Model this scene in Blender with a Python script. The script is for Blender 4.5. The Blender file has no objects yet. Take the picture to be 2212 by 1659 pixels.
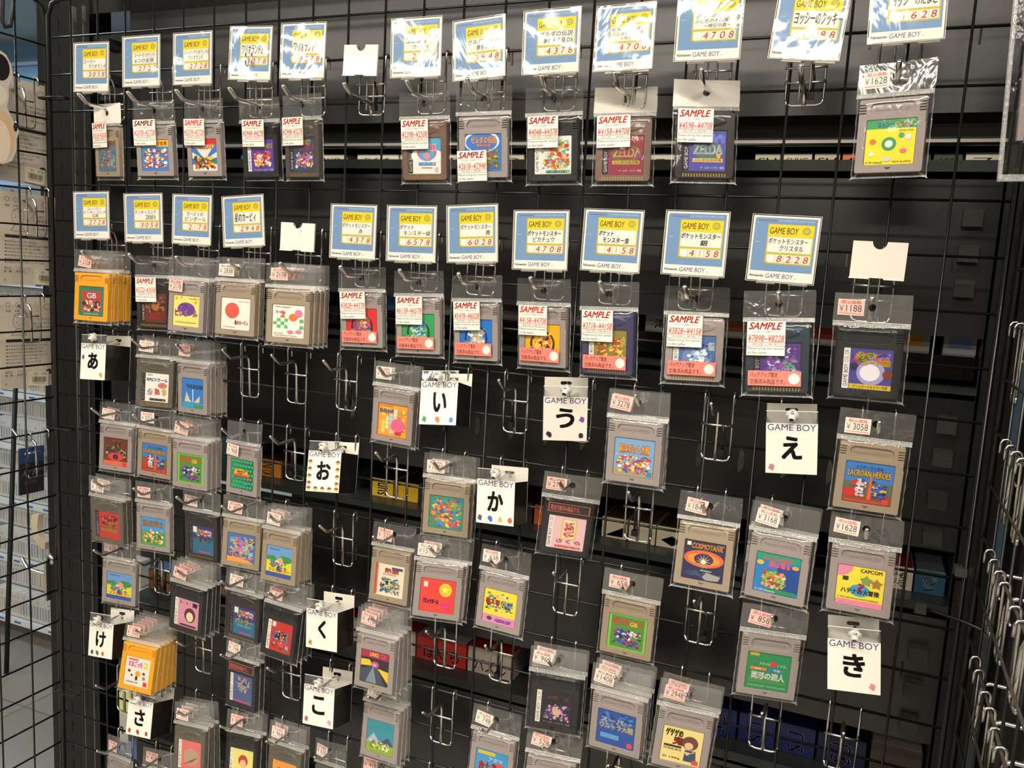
import bpy, math, random
from math import sin, cos, pi, radians
from mathutils import Matrix, Vector, Euler

S = bpy.context.scene
COL = S.collection
ZO = 1.78                      # height of the top grid bar above the floor

# ------------------------------------------------------------------ camera, world, lights
cam = bpy.data.cameras.new('camera'); cam.sensor_width = 36.0
cam.lens = 1822.74 / 2212 * 36.0
cam.clip_start = 0.02; cam.clip_end = 50
camo = bpy.data.objects.new('camera', cam); COL.objects.link(camo)
camo.location = (1.04384, -0.87248, ZO - 0.28005)
camo.rotation_euler = (1.431994, -0.053049, 0.403488)
S.camera = camo

S.view_settings.view_transform = 'Standard'
S.view_settings.look = 'None'
S.view_settings.exposure = -0.2
S.view_settings.gamma = 1.0
S.view_settings.use_curve_mapping = False
S.cycles.transparent_max_bounces = 40
S.cycles.max_bounces = 8
S.cycles.sample_clamp_indirect = 4.0

W = bpy.data.worlds.new('shop_air'); S.world = W; W.use_nodes = True
W.node_tree.nodes['Background'].inputs[0].default_value = (1.0, 0.86, 0.70, 1)
W.node_tree.nodes['Background'].inputs[1].default_value = 0.22

def area(name, loc, sx, sy, power, color, rot=(0, 0, 0)):
    l = bpy.data.lights.new(name, 'AREA'); l.shape = 'RECTANGLE'; l.size = sx; l.size_y = sy
    l.energy = power; l.color = color
    o = bpy.data.objects.new(name, l); COL.objects.link(o); o.location = loc; o.rotation_euler = rot
    return o
WARM = (1.0, 0.915, 0.79)
area('aisle_and_fill_light', (0.6, -1.25, 2.74), 2.6, 0.18, 74, WARM)
area('aisle_and_fill_light', (-1.0, -4.15, 2.74), 4.6, 0.50, 175, WARM)
area('aisle_and_fill_light', (-0.4, -2.75, 2.74), 3.6, 0.35, 42, WARM)  # weak light added for more sheen on the upper back panels
area('aisle_and_fill_light', (2.4, -1.3, 2.74), 1.0, 0.8, 52, WARM)  # fill added to lift the dark packets on the narrow panel
area('back_room_and_fill_light', (-2.6, 0.5, 2.74), 1.8, 0.3, 30, (0.80, 0.92, 1.0))

area('back_room_and_fill_light', (-4.0, 2.2, 2.70), 1.6, 0.3, 45, (0.72, 0.88, 1.0))  # extra fill added near the far wall to brighten its blue

# ------------------------------------------------------------------ materials
def lin(h):
    h = h.lstrip('#')
    if len(h) == 3: h = ''.join(c * 2 for c in h)
    r = [int(h[i:i + 2], 16) / 255 for i in (0, 2, 4)]
    return [c / 12.92 if c <= 0.04045 else ((c + 0.055) / 1.055) ** 2.4 for c in r] + [1]
MATS = {}
def mat(h, rough=0.5, metal=0.0, bump=0.0, scale=300.0, spec=0.5, coat=0.0, vary=0.0):
    k = (h, rough, metal, bump, scale, spec, coat, vary)
    if k in MATS: return MATS[k]
    m = bpy.data.materials.new('paint_' + h.strip('#')); m.use_nodes = True
    n = m.node_tree; b = n.nodes['Principled BSDF']
    b.inputs['Base Color'].default_value = lin(h)
    b.inputs['Roughness'].default_value = rough; b.inputs['Metallic'].default_value = metal
    b.inputs['Specular IOR Level'].default_value = spec
    if coat: b.inputs['Coat Weight'].default_value = coat; b.inputs['Coat Roughness'].default_value = 0.05
    if bump or vary:
        tc = n.nodes.new('ShaderNodeTexCoord'); no = n.nodes.new('ShaderNodeTexNoise')
        no.inputs['Scale'].default_value = scale; no.inputs['Detail'].default_value = 4
        n.links.new(tc.outputs['Object'], no.inputs['Vector'])
        if bump:
            bu = n.nodes.new('ShaderNodeBump'); bu.inputs['Strength'].default_value = bump
            bu.inputs['Distance'].default_value = 0.001
            n.links.new(no.outputs['Fac'], bu.inputs['Height']); n.links.new(bu.outputs[0], b.inputs['Normal'])
        if vary:
            mx = n.nodes.new('ShaderNodeMixRGB'); mx.blend_type = 'MULTIPLY'
            mx.inputs[0].default_value = vary; mx.inputs[1].default_value = lin(h)
            n.links.new(no.outputs['Fac'], mx.inputs[2]); n.links.new(mx.outputs[0], b.inputs['Base Color'])
    MATS[k] = m
    return m

def film(name, haze, gloss, rough, bump, scale, tint=(1, 1, 1), hazecol=(0.8, 0.8, 0.78), cap=0.10):
    """thin clear plastic: mostly see-through, with a Fresnel gloss, a little haze and creases"""
    m = bpy.data.materials.new(name); m.use_nodes = True; n = m.node_tree; n.nodes.clear()
    out = n.nodes.new('ShaderNodeOutputMaterial')
    tr = n.nodes.new('ShaderNodeBsdfTransparent'); tr.inputs[0].default_value = (*tint, 1)
    di = n.nodes.new('ShaderNodeBsdfDiffuse'); di.inputs[0].default_value = (*hazecol, 1)
    gl = n.nodes.new('ShaderNodeBsdfGlossy'); gl.inputs['Roughness'].default_value = rough
    m1 = n.nodes.new('ShaderNodeMixShader'); m1.inputs[0].default_value = haze
    m2 = n.nodes.new('ShaderNodeMixShader')
    fr = n.nodes.new('ShaderNodeFresnel'); fr.inputs['IOR'].default_value = 1.5
    mu = n.nodes.new('ShaderNodeMath'); mu.operation = 'MULTIPLY'; mu.inputs[1].default_value = gloss; mu.use_clamp = True
    n.links.new(tr.outputs[0], m1.inputs[1]); n.links.new(di.outputs[0], m1.inputs[2])
    n.links.new(m1.outputs[0], m2.inputs[1]); n.links.new(gl.outputs[0], m2.inputs[2])
    mn = n.nodes.new('ShaderNodeMath'); mn.operation = 'MINIMUM'; mn.inputs[1].default_value = cap
    n.links.new(fr.outputs[0], mu.inputs[0]); n.links.new(mu.outputs[0], mn.inputs[0]); n.links.new(mn.outputs[0], m2.inputs[0])
    tc = n.nodes.new('ShaderNodeTexCoord'); oi = n.nodes.new('ShaderNodeObjectInfo')
    ad = n.nodes.new('ShaderNodeVectorMath'); ad.operation = 'ADD'
    n.links.new(tc.outputs['Object'], ad.inputs[0]); n.links.new(oi.outputs['Location'], ad.inputs[1])
    mp = n.nodes.new('ShaderNodeMapping'); mp.inputs['Scale'].default_value = (1, 1, 0.55); mp.inputs['Rotation'].default_value = (0, 0.5, 0)
    n.links.new(ad.outputs[0], mp.inputs[0])
    no = n.nodes.new('ShaderNodeTexNoise'); no.inputs['Scale'].default_value = scale; no.inputs['Detail'].default_value = 3
    no.inputs['Distortion'].default_value = 1.2
    n.links.new(mp.outputs[0], no.inputs['Vector'])
    bu = n.nodes.new('ShaderNodeBump'); bu.inputs['Strength'].default_value = bump; bu.inputs['Distance'].default_value = 0.0012
    n.links.new(no.outputs['Fac'], bu.inputs['Height'])
    n.links.new(bu.outputs[0], gl.inputs['Normal'])
    n.links.new(m2.outputs[0], out.inputs[0])
    return m

BAG = film('bag_film', 0.012, 1.0, 0.08, 0.6, 55)
HEAD = film('bag_header_film', 0.05, 2.4, 0.09, 1.5, 36, cap=0.16)
WELD = film('bag_seam_film', 0.22, 2.2, 0.15, 1.0, 400)
SLEEVE = film('card_sleeve_film', 0.008, 2.5, 0.06, 0.75, 20)
SILIC = film('stopper_silicone', 0.45, 2.0, 0.2, 0.1, 200)
SMOKE = film('smoke_plastic', 0.45, 1.5, 0.12, 0.05, 100, hazecol=(0.10, 0.09, 0.085))
CHROME = mat('#e6e4df', 0.22, 1.0)
WIRE = mat('#141413', 0.30, 0.0, spec=0.6)
BLACKM = mat('#080908', 0.42, 0.0, bump=0.08, scale=900)
PANEL = mat('#070808', 0.30, 0.0, bump=0.04, scale=1200, spec=1.0)

# ------------------------------------------------------------------ object helpers
def tag(o, label, cat, group=None, kind=None):
    if label: o['label'] = label
    if cat: o['category'] = cat
    if group: o['group'] = group
    if kind: o['kind'] = kind
    return o
def empty(name, M, label, cat, group=None):
    o = bpy.data.objects.new(name, None); COL.objects.link(o); o.empty_display_size = 0.01
    o.matrix_world = M if isinstance(M, Matrix) else Matrix.Translation(M)
    return tag(o, label, cat, group)
def put(name, mesh, parent=None, M=None, mats=None):
    o = bpy.data.objects.new(name, mesh); COL.objects.link(o)
    if parent is not None: o.parent = parent
    if M is not None: o.matrix_local = M
    if mats:
        for i, m in enumerate(mats):
            o.material_slots[i].link = 'OBJECT'; o.material_slots[i].material = m
    return o
def copy_tree(o, parent=None):
    c = o.copy(); COL.objects.link(c)
    if parent is not None: c.parent = parent
    for ch in KIDS.get(o.name, []): 
        d = copy_tree(ch, c); KIDS.setdefault(c.name, []).append(d)
    return c
KIDS = {}
def kid(parent, o): KIDS.setdefault(parent.name, []).append(o); return o

class MB:
    """collects faces of several shapes, each face with its material, into one mesh"""
    def __init__(s): s.v = []; s.f = []; s.mi = []; s.m = []; s.sm = []
    def mid(s, m):
        if m not in s.m: s.m.append(m)
        return s.m.index(m)
    def add(s, vs, fs, m, T=None, smooth=False):
        b = len(s.v); i = s.mid(m)
        s.v += [tuple(T @ Vector(v)) if T is not None else tuple(v) for v in vs]
        for f in fs: s.f.append([b + k for k in f]); s.mi.append(i); s.sm.append(smooth)
    def box(s, x0, y0, z0, x1, y1, z1, m, T=None):
        vs = [(x0, y0, z0), (x1, y0, z0), (x1, y1, z0), (x0, y1, z0), (x0, y0, z1), (x1, y0, z1), (x1, y1, z1), (x0, y1, z1)]
        s.add(vs, [(0, 3, 2, 1), (4, 5, 6, 7), (0, 1, 5, 4), (1, 2, 6, 5), (2, 3, 7, 6), (3, 0, 4, 7)], m, T)
    def tube(s, pts, r, m, n=8, caps=True, round_end=False):
        P = [Vector(p) for p in pts]; rings = []; up = None
        for i, p in enumerate(P):
            a = (P[i] - P[i - 1]).normalized() if i else None
            b = (P[i + 1] - P[i]).normalized() if i < len(P) - 1 else None
            t = ((a + b) if a and b else (a or b)).normalized()
            if up is None: up = Vector((0, 0, 1)) if abs(t.z) < 0.9 else Vector((1, 0, 0))
            x = t.cross(up)
            if x.length < 1e-4: x = t.cross(Vector((1, 0, 0)))
            x.normalize(); y = x.cross(t).normalized(); up = y
            k = r
            if a and b: k = r / max(0.5, math.sqrt((1 + a.dot(b)) / 2))
            rings.append([p + (x * cos(2 * pi * j / n) + y * sin(2 * pi * j / n)) * r for j in range(n)])
        if round_end:
            t = (P[-1] - P[-2]).normalized(); last = rings[-1]; c = P[-1]
            for q in (0.5, 0.85):
                rings.append([c + (w - c) * math.sqrt(1 - q * q) + t * r * q for w in last])
        vs = [v for ring in rings for v in ring]; fs = []
        for i in range(len(rings) - 1):
            for j in range(n):
                fs.append((i * n + j, i * n + (j + 1) % n, (i + 1) * n + (j + 1) % n, (i + 1) * n + j))
        if caps: fs += [tuple(range(n))[::-1], tuple((len(rings) - 1) * n + j for j in range(n))]
        s.add(vs, fs, m, smooth=True)
    # flat print work: u to the right, v up, layer l towards the viewer (-y)
    def poly(s, pts, m, l=0, y0=0.0):
        y = y0 - l * 4e-5
        s.add([(p[0], y, p[1]) for p in pts], [tuple(range(len(pts)))], m)
    def rect(s, x0, z0, x1, z1, m, l=0, y0=0.0): s.poly([(x0, z0), (x1, z0), (x1, z1), (x0, z1)], m, l, y0)
    def disc(s, cx, cz, rx, rz, m, l=0, y0=0.0, n=20, a0=0, a1=2 * pi):
        s.poly([(cx + rx * cos(a0 + (a1 - a0) * k / n), cz + rz * sin(a0 + (a1 - a0) * k / n)) for k in range(n if a1 - a0 > 6.2 else n + 1)], m, l, y0)
    def rrect(s, x0, z0, x1, z1, r, m, l=0, y0=0.0):
        p = []
        for cx, cz, a in ((x1 - r, z0 + r, -pi / 2), (x1 - r, z1 - r, 0), (x0 + r, z1 - r, pi / 2), (x0 + r, z0 + r, pi)):
            p += [(cx + r * cos(a + k * pi / 8), cz + r * sin(a + k * pi / 8)) for k in range(5)]
        s.poly(p, m, l, y0)
    def text(s, txt, x0, z0, x1, z1, m, l=1, y0=0.0, bold=0.0, shear=0.0, rot=0, keep=False, space=1.0):
        """lettering fitted to the box x0..x1, z0..z1"""
        bb, bold = bold, 0.0
        vs, fs = glyphs(txt, bold, shear, space)
        w, h = (x1 - x0), (z1 - z0)
        if rot: w, h = h, w
        sx, sz = w, h
        if keep:
            ar = ASP[(txt, bold, shear, space)]
            if w / h > ar: sx = h * ar
            else: sz = w / ar
        y = y0 - l * 4e-5; e = bb * 0.55 * sz
        for ex, ez in ([(e * i, e * j) for i in (-1, 0, 1) for j in (-1, 0, 1)] if bb > .06 else ((-e, -e), (e, e), (e, -e), (-e, e)) if bb > .035 else ((-e, -e * .4), (e, e * .4)) if bb > 0 else ((0, 0),)):
            out = []
            for a, b in vs:
                p, q = (a - 0.5) * (sx - 2 * e), (b - 0.5) * (sz - 2 * e)
                if rot: p, q = -q, p
                out.append(((x0 + x1) / 2 + p + ex, y, (z0 + z1) / 2 + q + ez))
            s.add(out, fs, m)
    def build(s, name):
        me = bpy.data.meshes.new(name); me.from_pydata(s.v, [], s.f)
        for m in s.m: me.materials.append(m)
        me.polygons.foreach_set('material_index', s.mi); me.polygons.foreach_set('use_smooth', s.sm)
        me.update(); return me
    def obj(s, name, parent=None, M=None): return put(name, s.build(name), parent, M)

GL = {}; ASP = {}
def glyphs(txt, bold=0.0, shear=0.0, space=1.0):
    k = (txt, bold, shear, space)
    if k in GL: return GL[k]
    c = bpy.data.curves.new('lettering', 'FONT'); c.body = txt; c.size = 1; c.resolution_u = 3; c.offset = bold; c.shear = shear
    c.space_character = space; c.space_line = 0.95
    o = bpy.data.objects.new('lettering', c)
    me = bpy.data.meshes.new_from_object(o)
    xs = [v.co.x for v in me.vertices]; ys = [v.co.y for v in me.vertices]
    x0, x1, y0, y1 = min(xs), max(xs), min(ys), max(ys)
    if y1 - y0 < 1e-6: y1 = y0 + 1
    vs = [((x - x0) / (x1 - x0), (y - y0) / (y1 - y0)) for x, y in zip(xs, ys)]
    fs = [tuple(p.vertices) for p in me.polygons]
    ASP[k] = (x1 - x0) / (y1 - y0)
    bpy.data.meshes.remove(me); bpy.data.objects.remove(o); bpy.data.curves.remove(c)
    GL[k] = (vs, fs); return GL[k]

def plate(outline, holes, depth, bevel=0.0):
    """a flat plate with holes; returns verts, faces with x right, z up, front at y=0, back at y=depth"""
    c = bpy.data.curves.new('plate', 'CURVE'); c.dimensions = '2D'; c.fill_mode = 'BOTH'; c.extrude = depth / 2
    if bevel: c.bevel_depth = bevel; c.bevel_resolution = 1; c.offset = -bevel; c.extrude = depth / 2 - bevel
    for loop in [outline] + holes:
        sp = c.splines.new('POLY'); sp.points.add(len(loop) - 1); sp.use_cyclic_u = True
        for p, (x, z) in zip(sp.points, loop): p.co = (x, z, 0, 1)
    o = bpy.data.objects.new('plate', c); me = bpy.data.meshes.new_from_object(o)
    vs = [(v.co.x, depth / 2 - v.co.z, v.co.y) for v in me.vertices]; fs = [tuple(p.vertices) for p in me.polygons]
    bpy.data.meshes.remove(me); bpy.data.objects.remove(o); bpy.data.curves.remove(c)
    return vs, fs
def rr(x0, z0, x1, z1, r, n=5):
    p = []
    for cx, cz, a in ((x1 - r, z0 + r, -pi / 2), (x1 - r, z1 - r, 0), (x0 + r, z1 - r, pi / 2), (x0 + r, z0 + r, pi)):
        p += [(cx + r * cos(a + k * pi / 2 / n), cz + r * sin(a + k * pi / 2 / n)) for k in range(n + 1)]
    return p
def circ(cx, cz, r, n=16): return [(cx + r * cos(2 * pi * k / n), cz + r * sin(2 * pi * k / n)) for k in range(n)]
def pose(v): return Matrix.Translation((v[0], v[1], v[2] + ZO)) @ Euler(v[3:6], 'XYZ').to_matrix().to_4x4()

# ------------------------------------------------------------------ the room
def struct(name, mb, label=None):
    o = mb.obj(name); o['kind'] = 'structure'; return o
def tile_mat():
    m = mat('#8d8980', 0.35, 0, bump=0.05, scale=40); n = m.node_tree; b = n.nodes['Principled BSDF']
    tc = n.nodes.new('ShaderNodeTexCoord'); br = n.nodes.new('ShaderNodeTexBrick')
    br.offset = 0; br.inputs['Scale'].default_value = 1; br.inputs['Brick Width'].default_value = 0.45; br.inputs['Row Height'].default_value = 0.45
    br.inputs['Mortar Size'].default_value = 0.003
    br.inputs['Color1'].default_value = lin('#96918a'); br.inputs['Color2'].default_value = lin('#8e8a82'); br.inputs['Mortar'].default_value = lin('#6e6a62')
    n.links.new(tc.outputs['Object'], br.inputs['Vector']); n.links.new(br.outputs['Color'], b.inputs['Base Color'])
    return m
b = MB(); b.box(-6, -6, -0.05, 4, 4, 0, tile_mat()); struct('floor', b)
b = MB(); b.box(-6, -6, 2.80, 4, 4, 2.85, mat('#b9b4a8', 0.8)); struct('ceiling', b)
b = MB(); b.box(-6, 3.2, 0, 4, 3.25, 2.8, mat('#8fb4cf', 0.6, bump=0.1, scale=3)); struct('wall_back', b)
b = MB(); b.box(-6.05, -6, 0, -6, 4, 2.8, mat('#a9b6bd', 0.7)); struct('wall_left', b)
b = MB(); b.box(4, -6, 0, 4.05, 4, 2.8, mat('#3b3731', 0.8)); struct('wall_right', b)
b = MB(); b.box(-6, -6.05, 0, 4, -6, 2.8, mat('#3d3933', 0.8)); struct('wall_front', b)

# ------------------------------------------------------------------ grid panels
def ring(y, r): pass
t = empty('wire_grid_panel', (0.55, 0, ZO), 'large black wire grid panel holding all the game hooks', 'grid panel')
b = MB()
for j in range(0, 34): b.tube([(-0.598, 0, -0.05 * j), (0.600, 0, -0.05 * j)], 0.0014, WIRE, 6)
b.obj('horizontal_wires', t)
b = MB()
for c in range(0, 24): b.tube([(0.05 * c - 0.55, -0.0036, 0.05), (0.05 * c - 0.55, -0.0036, -1.70)], 0.0014, WIRE, 6)
b.obj('vertical_wires', t)
b = MB()
b.tube([(-0.598, 0, -1.72), (-0.598, 0, 0.030), (-0.59, 0, 0.045), (-0.575, 0, 0.05), (0.575, 0, 0.05), (0.59, 0, 0.045), (0.600, 0, 0.03), (0.600, 0, -1.72), (-0.598, 0, -1.72)], 0.0030, WIRE, 8)
b.obj('frame', t)
def side_panel(X, label, y_far, y_near, z0, first):
    t = empty('wire_grid_panel', (X, y_far, ZO + z0), label, 'grid panel')
    b = MB()
    for j in range(0, 34): b.tube([(0, 0, -0.05 * j), (0, y_near - y_far, -0.05 * j)], 0.0014, WIRE if X < 0 else mat('#3d3b35', .35), 6)  # lighter tone paints the lit look of the bars into the crowded panel
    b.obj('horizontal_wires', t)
    b = MB(); y = first
    while y > y_near:
        b.tube([(0.003, y - y_far, 0.05), (0.003, y - y_far, -1.70)], 0.0014, WIRE, 6); y -= 0.05
    b.obj('vertical_wires', t)
    b = MB(); d = y_near - y_far
    b.tube([(0, 0, -1.72), (0, 0, 0.035), (0, -0.006, 0.052), (0, -0.025, 0.062), (0, d, 0.062), (0, d, -1.72), (0, 0, -1.72)], 0.0036, WIRE, 8)
    b.obj('frame', t)
    return t
side_panel(-0.0593, 'narrow wire grid panel standing square to the big panel, blue wall and packets behind it', 0.006, -0.40, -0.0086, -0.044)
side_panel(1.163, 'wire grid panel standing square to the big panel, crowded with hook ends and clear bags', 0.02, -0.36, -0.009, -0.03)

# ------------------------------------------------------------------ black rack behind the grid
rack = empty('steel_display_rack', (0.55, 0.2, 0), 'black steel shelving rack seen from behind through the grid', 'shelf rack')
def rp(name, *boxes, m=PANEL):
    b = MB()
    for q in boxes: b.box(q[0] - 0.55, q[1] - 0.2, q[2] + ZO, q[3] - 0.55, q[4] - 0.2, q[5] + ZO, q[6] if len(q) > 6 else m)
    return b.obj(name, rack)
XL, XR = -0.003, 1.151
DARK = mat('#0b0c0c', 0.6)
for z0, z1 in ((-0.105, 0.60), (-0.328, -0.170), (-0.553, -0.392), (-0.770, -0.628), (-1.02, -0.852), (-1.24, -1.09), (-1.70, -1.32)):
    rp('back_panel', (XL, 0.10, z0, XR, 0.104, z1))
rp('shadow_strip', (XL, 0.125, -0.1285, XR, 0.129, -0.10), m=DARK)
rp('chrome_rail', (XL, 0.112, -0.1345, XR, 0.118, -0.1285), m=mat('#b9b6ae', 0.38, 0.7))
for zt, zb in ((-0.1515, -0.163), (-0.379, -0.386), (-0.6115, -0.6205), (-0.835, -0.846), (-1.07, -1.085)):
    rp('shelf_board', (XL, 0.096, zb, XR, 0.50, zt), m=mat('#2a2e2b', 0.4))
rp('glossy_ledge', (XL, 0.105, -0.372, XR - 0.004, 0.16, -0.3475), m=mat('#0c0c0c', 0.12))
rp('far_panel', (XL, 0.50, -1.75, XR, 0.505, 0.60), m=DARK)
for x0, x1, y0, y1 in ((-0.192, -0.080, 0.095, 0.135), (XR + 0.003, XR + 0.035, 0.10, 0.14), (XR + 0.045, XR + 0.11, 0.02, 0.10)):
    b = MB(); b.box(x0 - 0.55, y0 - 0.2, 0, x1 - 0.55, y1 - 0.2, 2.4, BLACKM)
    for k in range(60):
        z = 0.2 + k * 0.036
        b.box(x1 - 0.0665 - 0.55 if x0 < 0 else (x0 + x1) / 2 - 0.552, y0 - 0.2005, z, (x1 - 0.064 - 0.55) if x0 < 0 else (x0 + x1) / 2 - 0.549, y0 - 0.199, z + 0.018, mat('#050505', 0.9))
    b.obj('upright_post', rack)
rp('edge_profile', (-0.040, 0.03, -1.7, -0.036, 0.036, 0.05), (-0.018, 0.03, -1.7, -0.0155, 0.034, 0.05), m=mat('#8f8e86', 0.25, 0.8))
rp('top_beam', (-0.075, 0.004, 0.078, 1.20, 0.03, 0.104), m=DARK)
rp('filler_strip', (-0.08, 0.10, 0.062, -0.004, 0.104, 0.60), (-0.08, 0.10, -0.052, -0.004, 0.104, 0.030), (-0.08, 0.10, -0.48, -0.004, 0.104, -0.098),
   (-0.08, 0.10, -0.895, -0.004, 0.104, -0.545), (-0.08, 0.10, -1.75, -0.004, 0.104, -1.13), (-0.05, 0.10, -0.545, -0.004, 0.104, -0.48), (-0.052, 0.10, -0.098, -0.004, 0.104, -0.052))
for i, z in enumerate((0.02, -0.03, -0.055, -0.085, -0.19, -0.26, -0.33)):
    rp('bracket_claw', (-0.045 + 0.004 * (i % 2), 0.082, z - 0.013, -0.026, 0.10, z), m=mat('#222320', 0.5))
for i, z in enumerate((-0.20, -0.235, -0.27, -0.41, -0.445, -0.49, -0.53, -0.66, -0.70, -0.74)):
    rp('bracket_claw', (1.118, 0.088, z - 0.017, 1.136, 0.10, z), m=mat('#2b2c28', 0.5))
# slots cut in the back panels, paper showing through
for i in range(14):
    x = 0.40 + i * 0.0475; z = -0.50; b = MB()
    b.add([(x - 0.55, -0.1008, z + ZO), (x - 0.5445, -0.1008, z + ZO + 0.006), (x - 0.544, -0.1008, z + ZO + 0.022), (x - 0.549, -0.1008, z + ZO + 0.030), (x - 0.551, -0.1008, z + ZO + 0.012)],
          [(0, 1, 2, 3, 4)], mat('#48443a', 0.6))
    b.obj('slot', rack)
for i in range(10):
    x = 0.215 + i * 0.1
    for z, cc in ((-0.04, '#6b3a30'), (-0.262, '#5d4a34'), (-0.70, '#3c2f28')):
        b = MB(); b.box(x - 0.5515, -0.1012, z + ZO, x - 0.5495, -0.0995, z + ZO + 0.017, mat(cc if i % 3 else '#070707', 0.7)); b.obj('slot', rack)
rp('side_panel', (XL - 0.001, 0.104, -0.56, XL, 0.50, 0.60), (XL - 0.001, 0.104, -1.75, XL, 0.50, -0.93), m=DARK)  # closure added to keep lamp light out of the rack, open at the lower slits
rp('end_panel', (1.20, 0.13, -1.75, 2.1, 0.14, 0.6), (1.262, -0.2, -1.75, 1.27, 0.13, 0.6), m=DARK)
rp('side_panel', (XR, 0.106, -1.75, XR + 0.001, 0.50, 0.60), m=DARK)  # matching closure added against lamp light spilling into the rack
# ------------------------------------------------------------------ goods lying in the rack, seen through the slits
def goods(X0, X1, zb, h, y0, d, col, txt, tcol, label, name='game_box', cat='game box', rot=1, top=None, band=None):
    b = MB(); w = X1 - X0; m = mat(col, 0.45)
    b.box(-w / 2, 0, 0, w / 2, d, h, m)
    if band: b.rect(-w * .34 if cat == 'cartridge' else -w / 2, h * band[0], w * .34 if cat == 'cartridge' else w / 2, h * band[1], mat(band[2], 0.4), 1)
    if txt: b.text(txt, -w * (.22 if rot else .36), h * 0.10, w * (.22 if rot else .36), h * 0.78 if rot else h * 0.6, mat(tcol, 0.4), 3, rot=rot, bold=0.02)
    if top: b.box(-w / 2 + 0.001, 0.001, h, w / 2 - 0.001, d - 0.001, h + 0.0004, mat(top, 0.15))
    o = b.obj(name, None, Matrix.Translation(((X0 + X1) / 2, y0, zb + ZO)))
    tag(o, label, cat, 'goods in the rack slits')
A1 = -0.1508
for X0, X1, col, txt, tc, lb, band in (
    (0.17, 0.235, '#2d6f9c', 'スー', '#ffffff', 'blue box end in the top slit, beside the brown and orange label game', None),
    (0.238, 0.30, '#d8d2c2', '貝が', '#a5231b', 'cream box end with red writing in the top slit', None),
    (0.303, 0.352, '#e6e0d2', '出没', '#b52a20', 'pale box end with red writing in the top slit', None),
    (0.372, 0.437, '#e9e2d2', 'あなた', '#2a79a8', 'cream box end with blue writing in the top slit', (0, .25, '#3c86b4')),
    (0.440, 0.470, '#d9d5c6', '●', '#8d1f1b', 'narrow cream box end with a red spot in the top slit', None),
    (0.474, 0.508, '#e8e0c4', '日', '#d8b415', 'cream box end with thick yellow writing, first of two in the top slit', (.12, .3, '#e3bf17')),
    (0.511, 0.545, '#e8e0c4', '日', '#d8b415', 'cream box end with thick yellow writing, second of two in the top slit', (.12, .3, '#e3bf17')),
    (0.575, 0.62, '#cfc6ad', 'ED', '#b79a1c', 'cream box end in the top slit behind the pink logo game', None),
    (0.68, 0.72, '#8f887a', '', '#000', 'grey box end in the top slit beside the pale plastic game', None),
    (0.78, 0.845, '#d8d0bd', 'ユーズ', '#3a3a66', 'cream box end with violet writing in the top slit', None),
    (0.905, 0.932, '#c8c19f', 'SU', '#2f4a2c', 'camouflage box end marked SU in the top slit, first of two', (.10, .3, '#42583a')),
    (0.935, 0.966, '#d5cdb4', 'SHVC', '#4a463a', 'cream box end marked SHVC in the top slit', None),
    (0.969, 0.995, '#c8c19f', 'SU', '#2f4a2c', 'camouflage box end marked SU in the top slit, second of two', (.10, .3, '#42583a')),
    (0.998, 1.046, '#dd7a55', 'SU', '#3a1c16', 'salmon box end marked SU in the top slit', None),
    (1.049, 1.085, '#1b1b1e', '◣', '#c42a33', 'black box end with a red wedge in the top slit', None),
    (1.088, 1.115, '#3d4a30', 'YS', '#b9b69a', 'dark green box end in the top slit', None)):
    goods(X0, X1, A1, 0.012, 0.14, 0.15, col, txt, tc, lb, band=band, rot=0 if len(txt) > 1 and txt[0] not in 'SY' else 0)
goods(1.118, 1.150, A1, 0.0125, 0.14, 0.15, '#ded8c4', 'ス', '#2b6fa0', 'cream box end with a blue katakana in the top slit', rot=0)
A2 = -0.3474
for X0, X1, col, txt, tc, lb, band in (
    (0.415, 0.445, '#3c6fa8', '', '#fff', 'blue cartridge edge in the second slit beside the red label game', None),
    (0.515, 0.560, '#a9a59b', '', '#fff', 'grey cartridge edge in the second slit between the red and green label games', (.5, .8, '#9a5a2c')),
    (0.600, 0.650, '#7c7a74', '', '#fff', 'dull grey cartridge edge in the second slit', (.4, .8, '#5b4a3a')),
    (0.700, 0.745, '#b3b0a6', '', '#fff', 'light grey cartridge edge in the second slit', (.3, .8, '#c9c4b4')),
    (0.795, 0.870, '#bdbab0', '海腹川', '#4a2d33', 'light grey cartridge with handwritten kanji in the second slit', None),
    (0.875, 0.935, '#aaa79c', '', '#fff', 'grey cartridge with an orange label in the second slit', (.25, .95, '#cf6a33')),
    (0.965, 1.020, '#b5b1a8', '', '#fff', 'grey cartridge with a red label in the second slit', (.2, .95, '#c43b2a')),
    (1.055, 1.105, '#b2b0a9', '', '#fff', 'grey cartridge with a yellow orange label in the second slit', (.2, .98, '#d99a1e')),
    (1.118, 1.149, '#b4b5ba', '', '#fff', 'grey cartridge with a pale blue label in the second slit', (.25, .95, '#7f9cc4'))):
    goods(X0, X1, A2, 0.024, 0.13, 0.09, col, txt, tc, lb, 'loose_cartridge', 'cartridge', rot=0, band=band)
A3 = -0.6110
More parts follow.
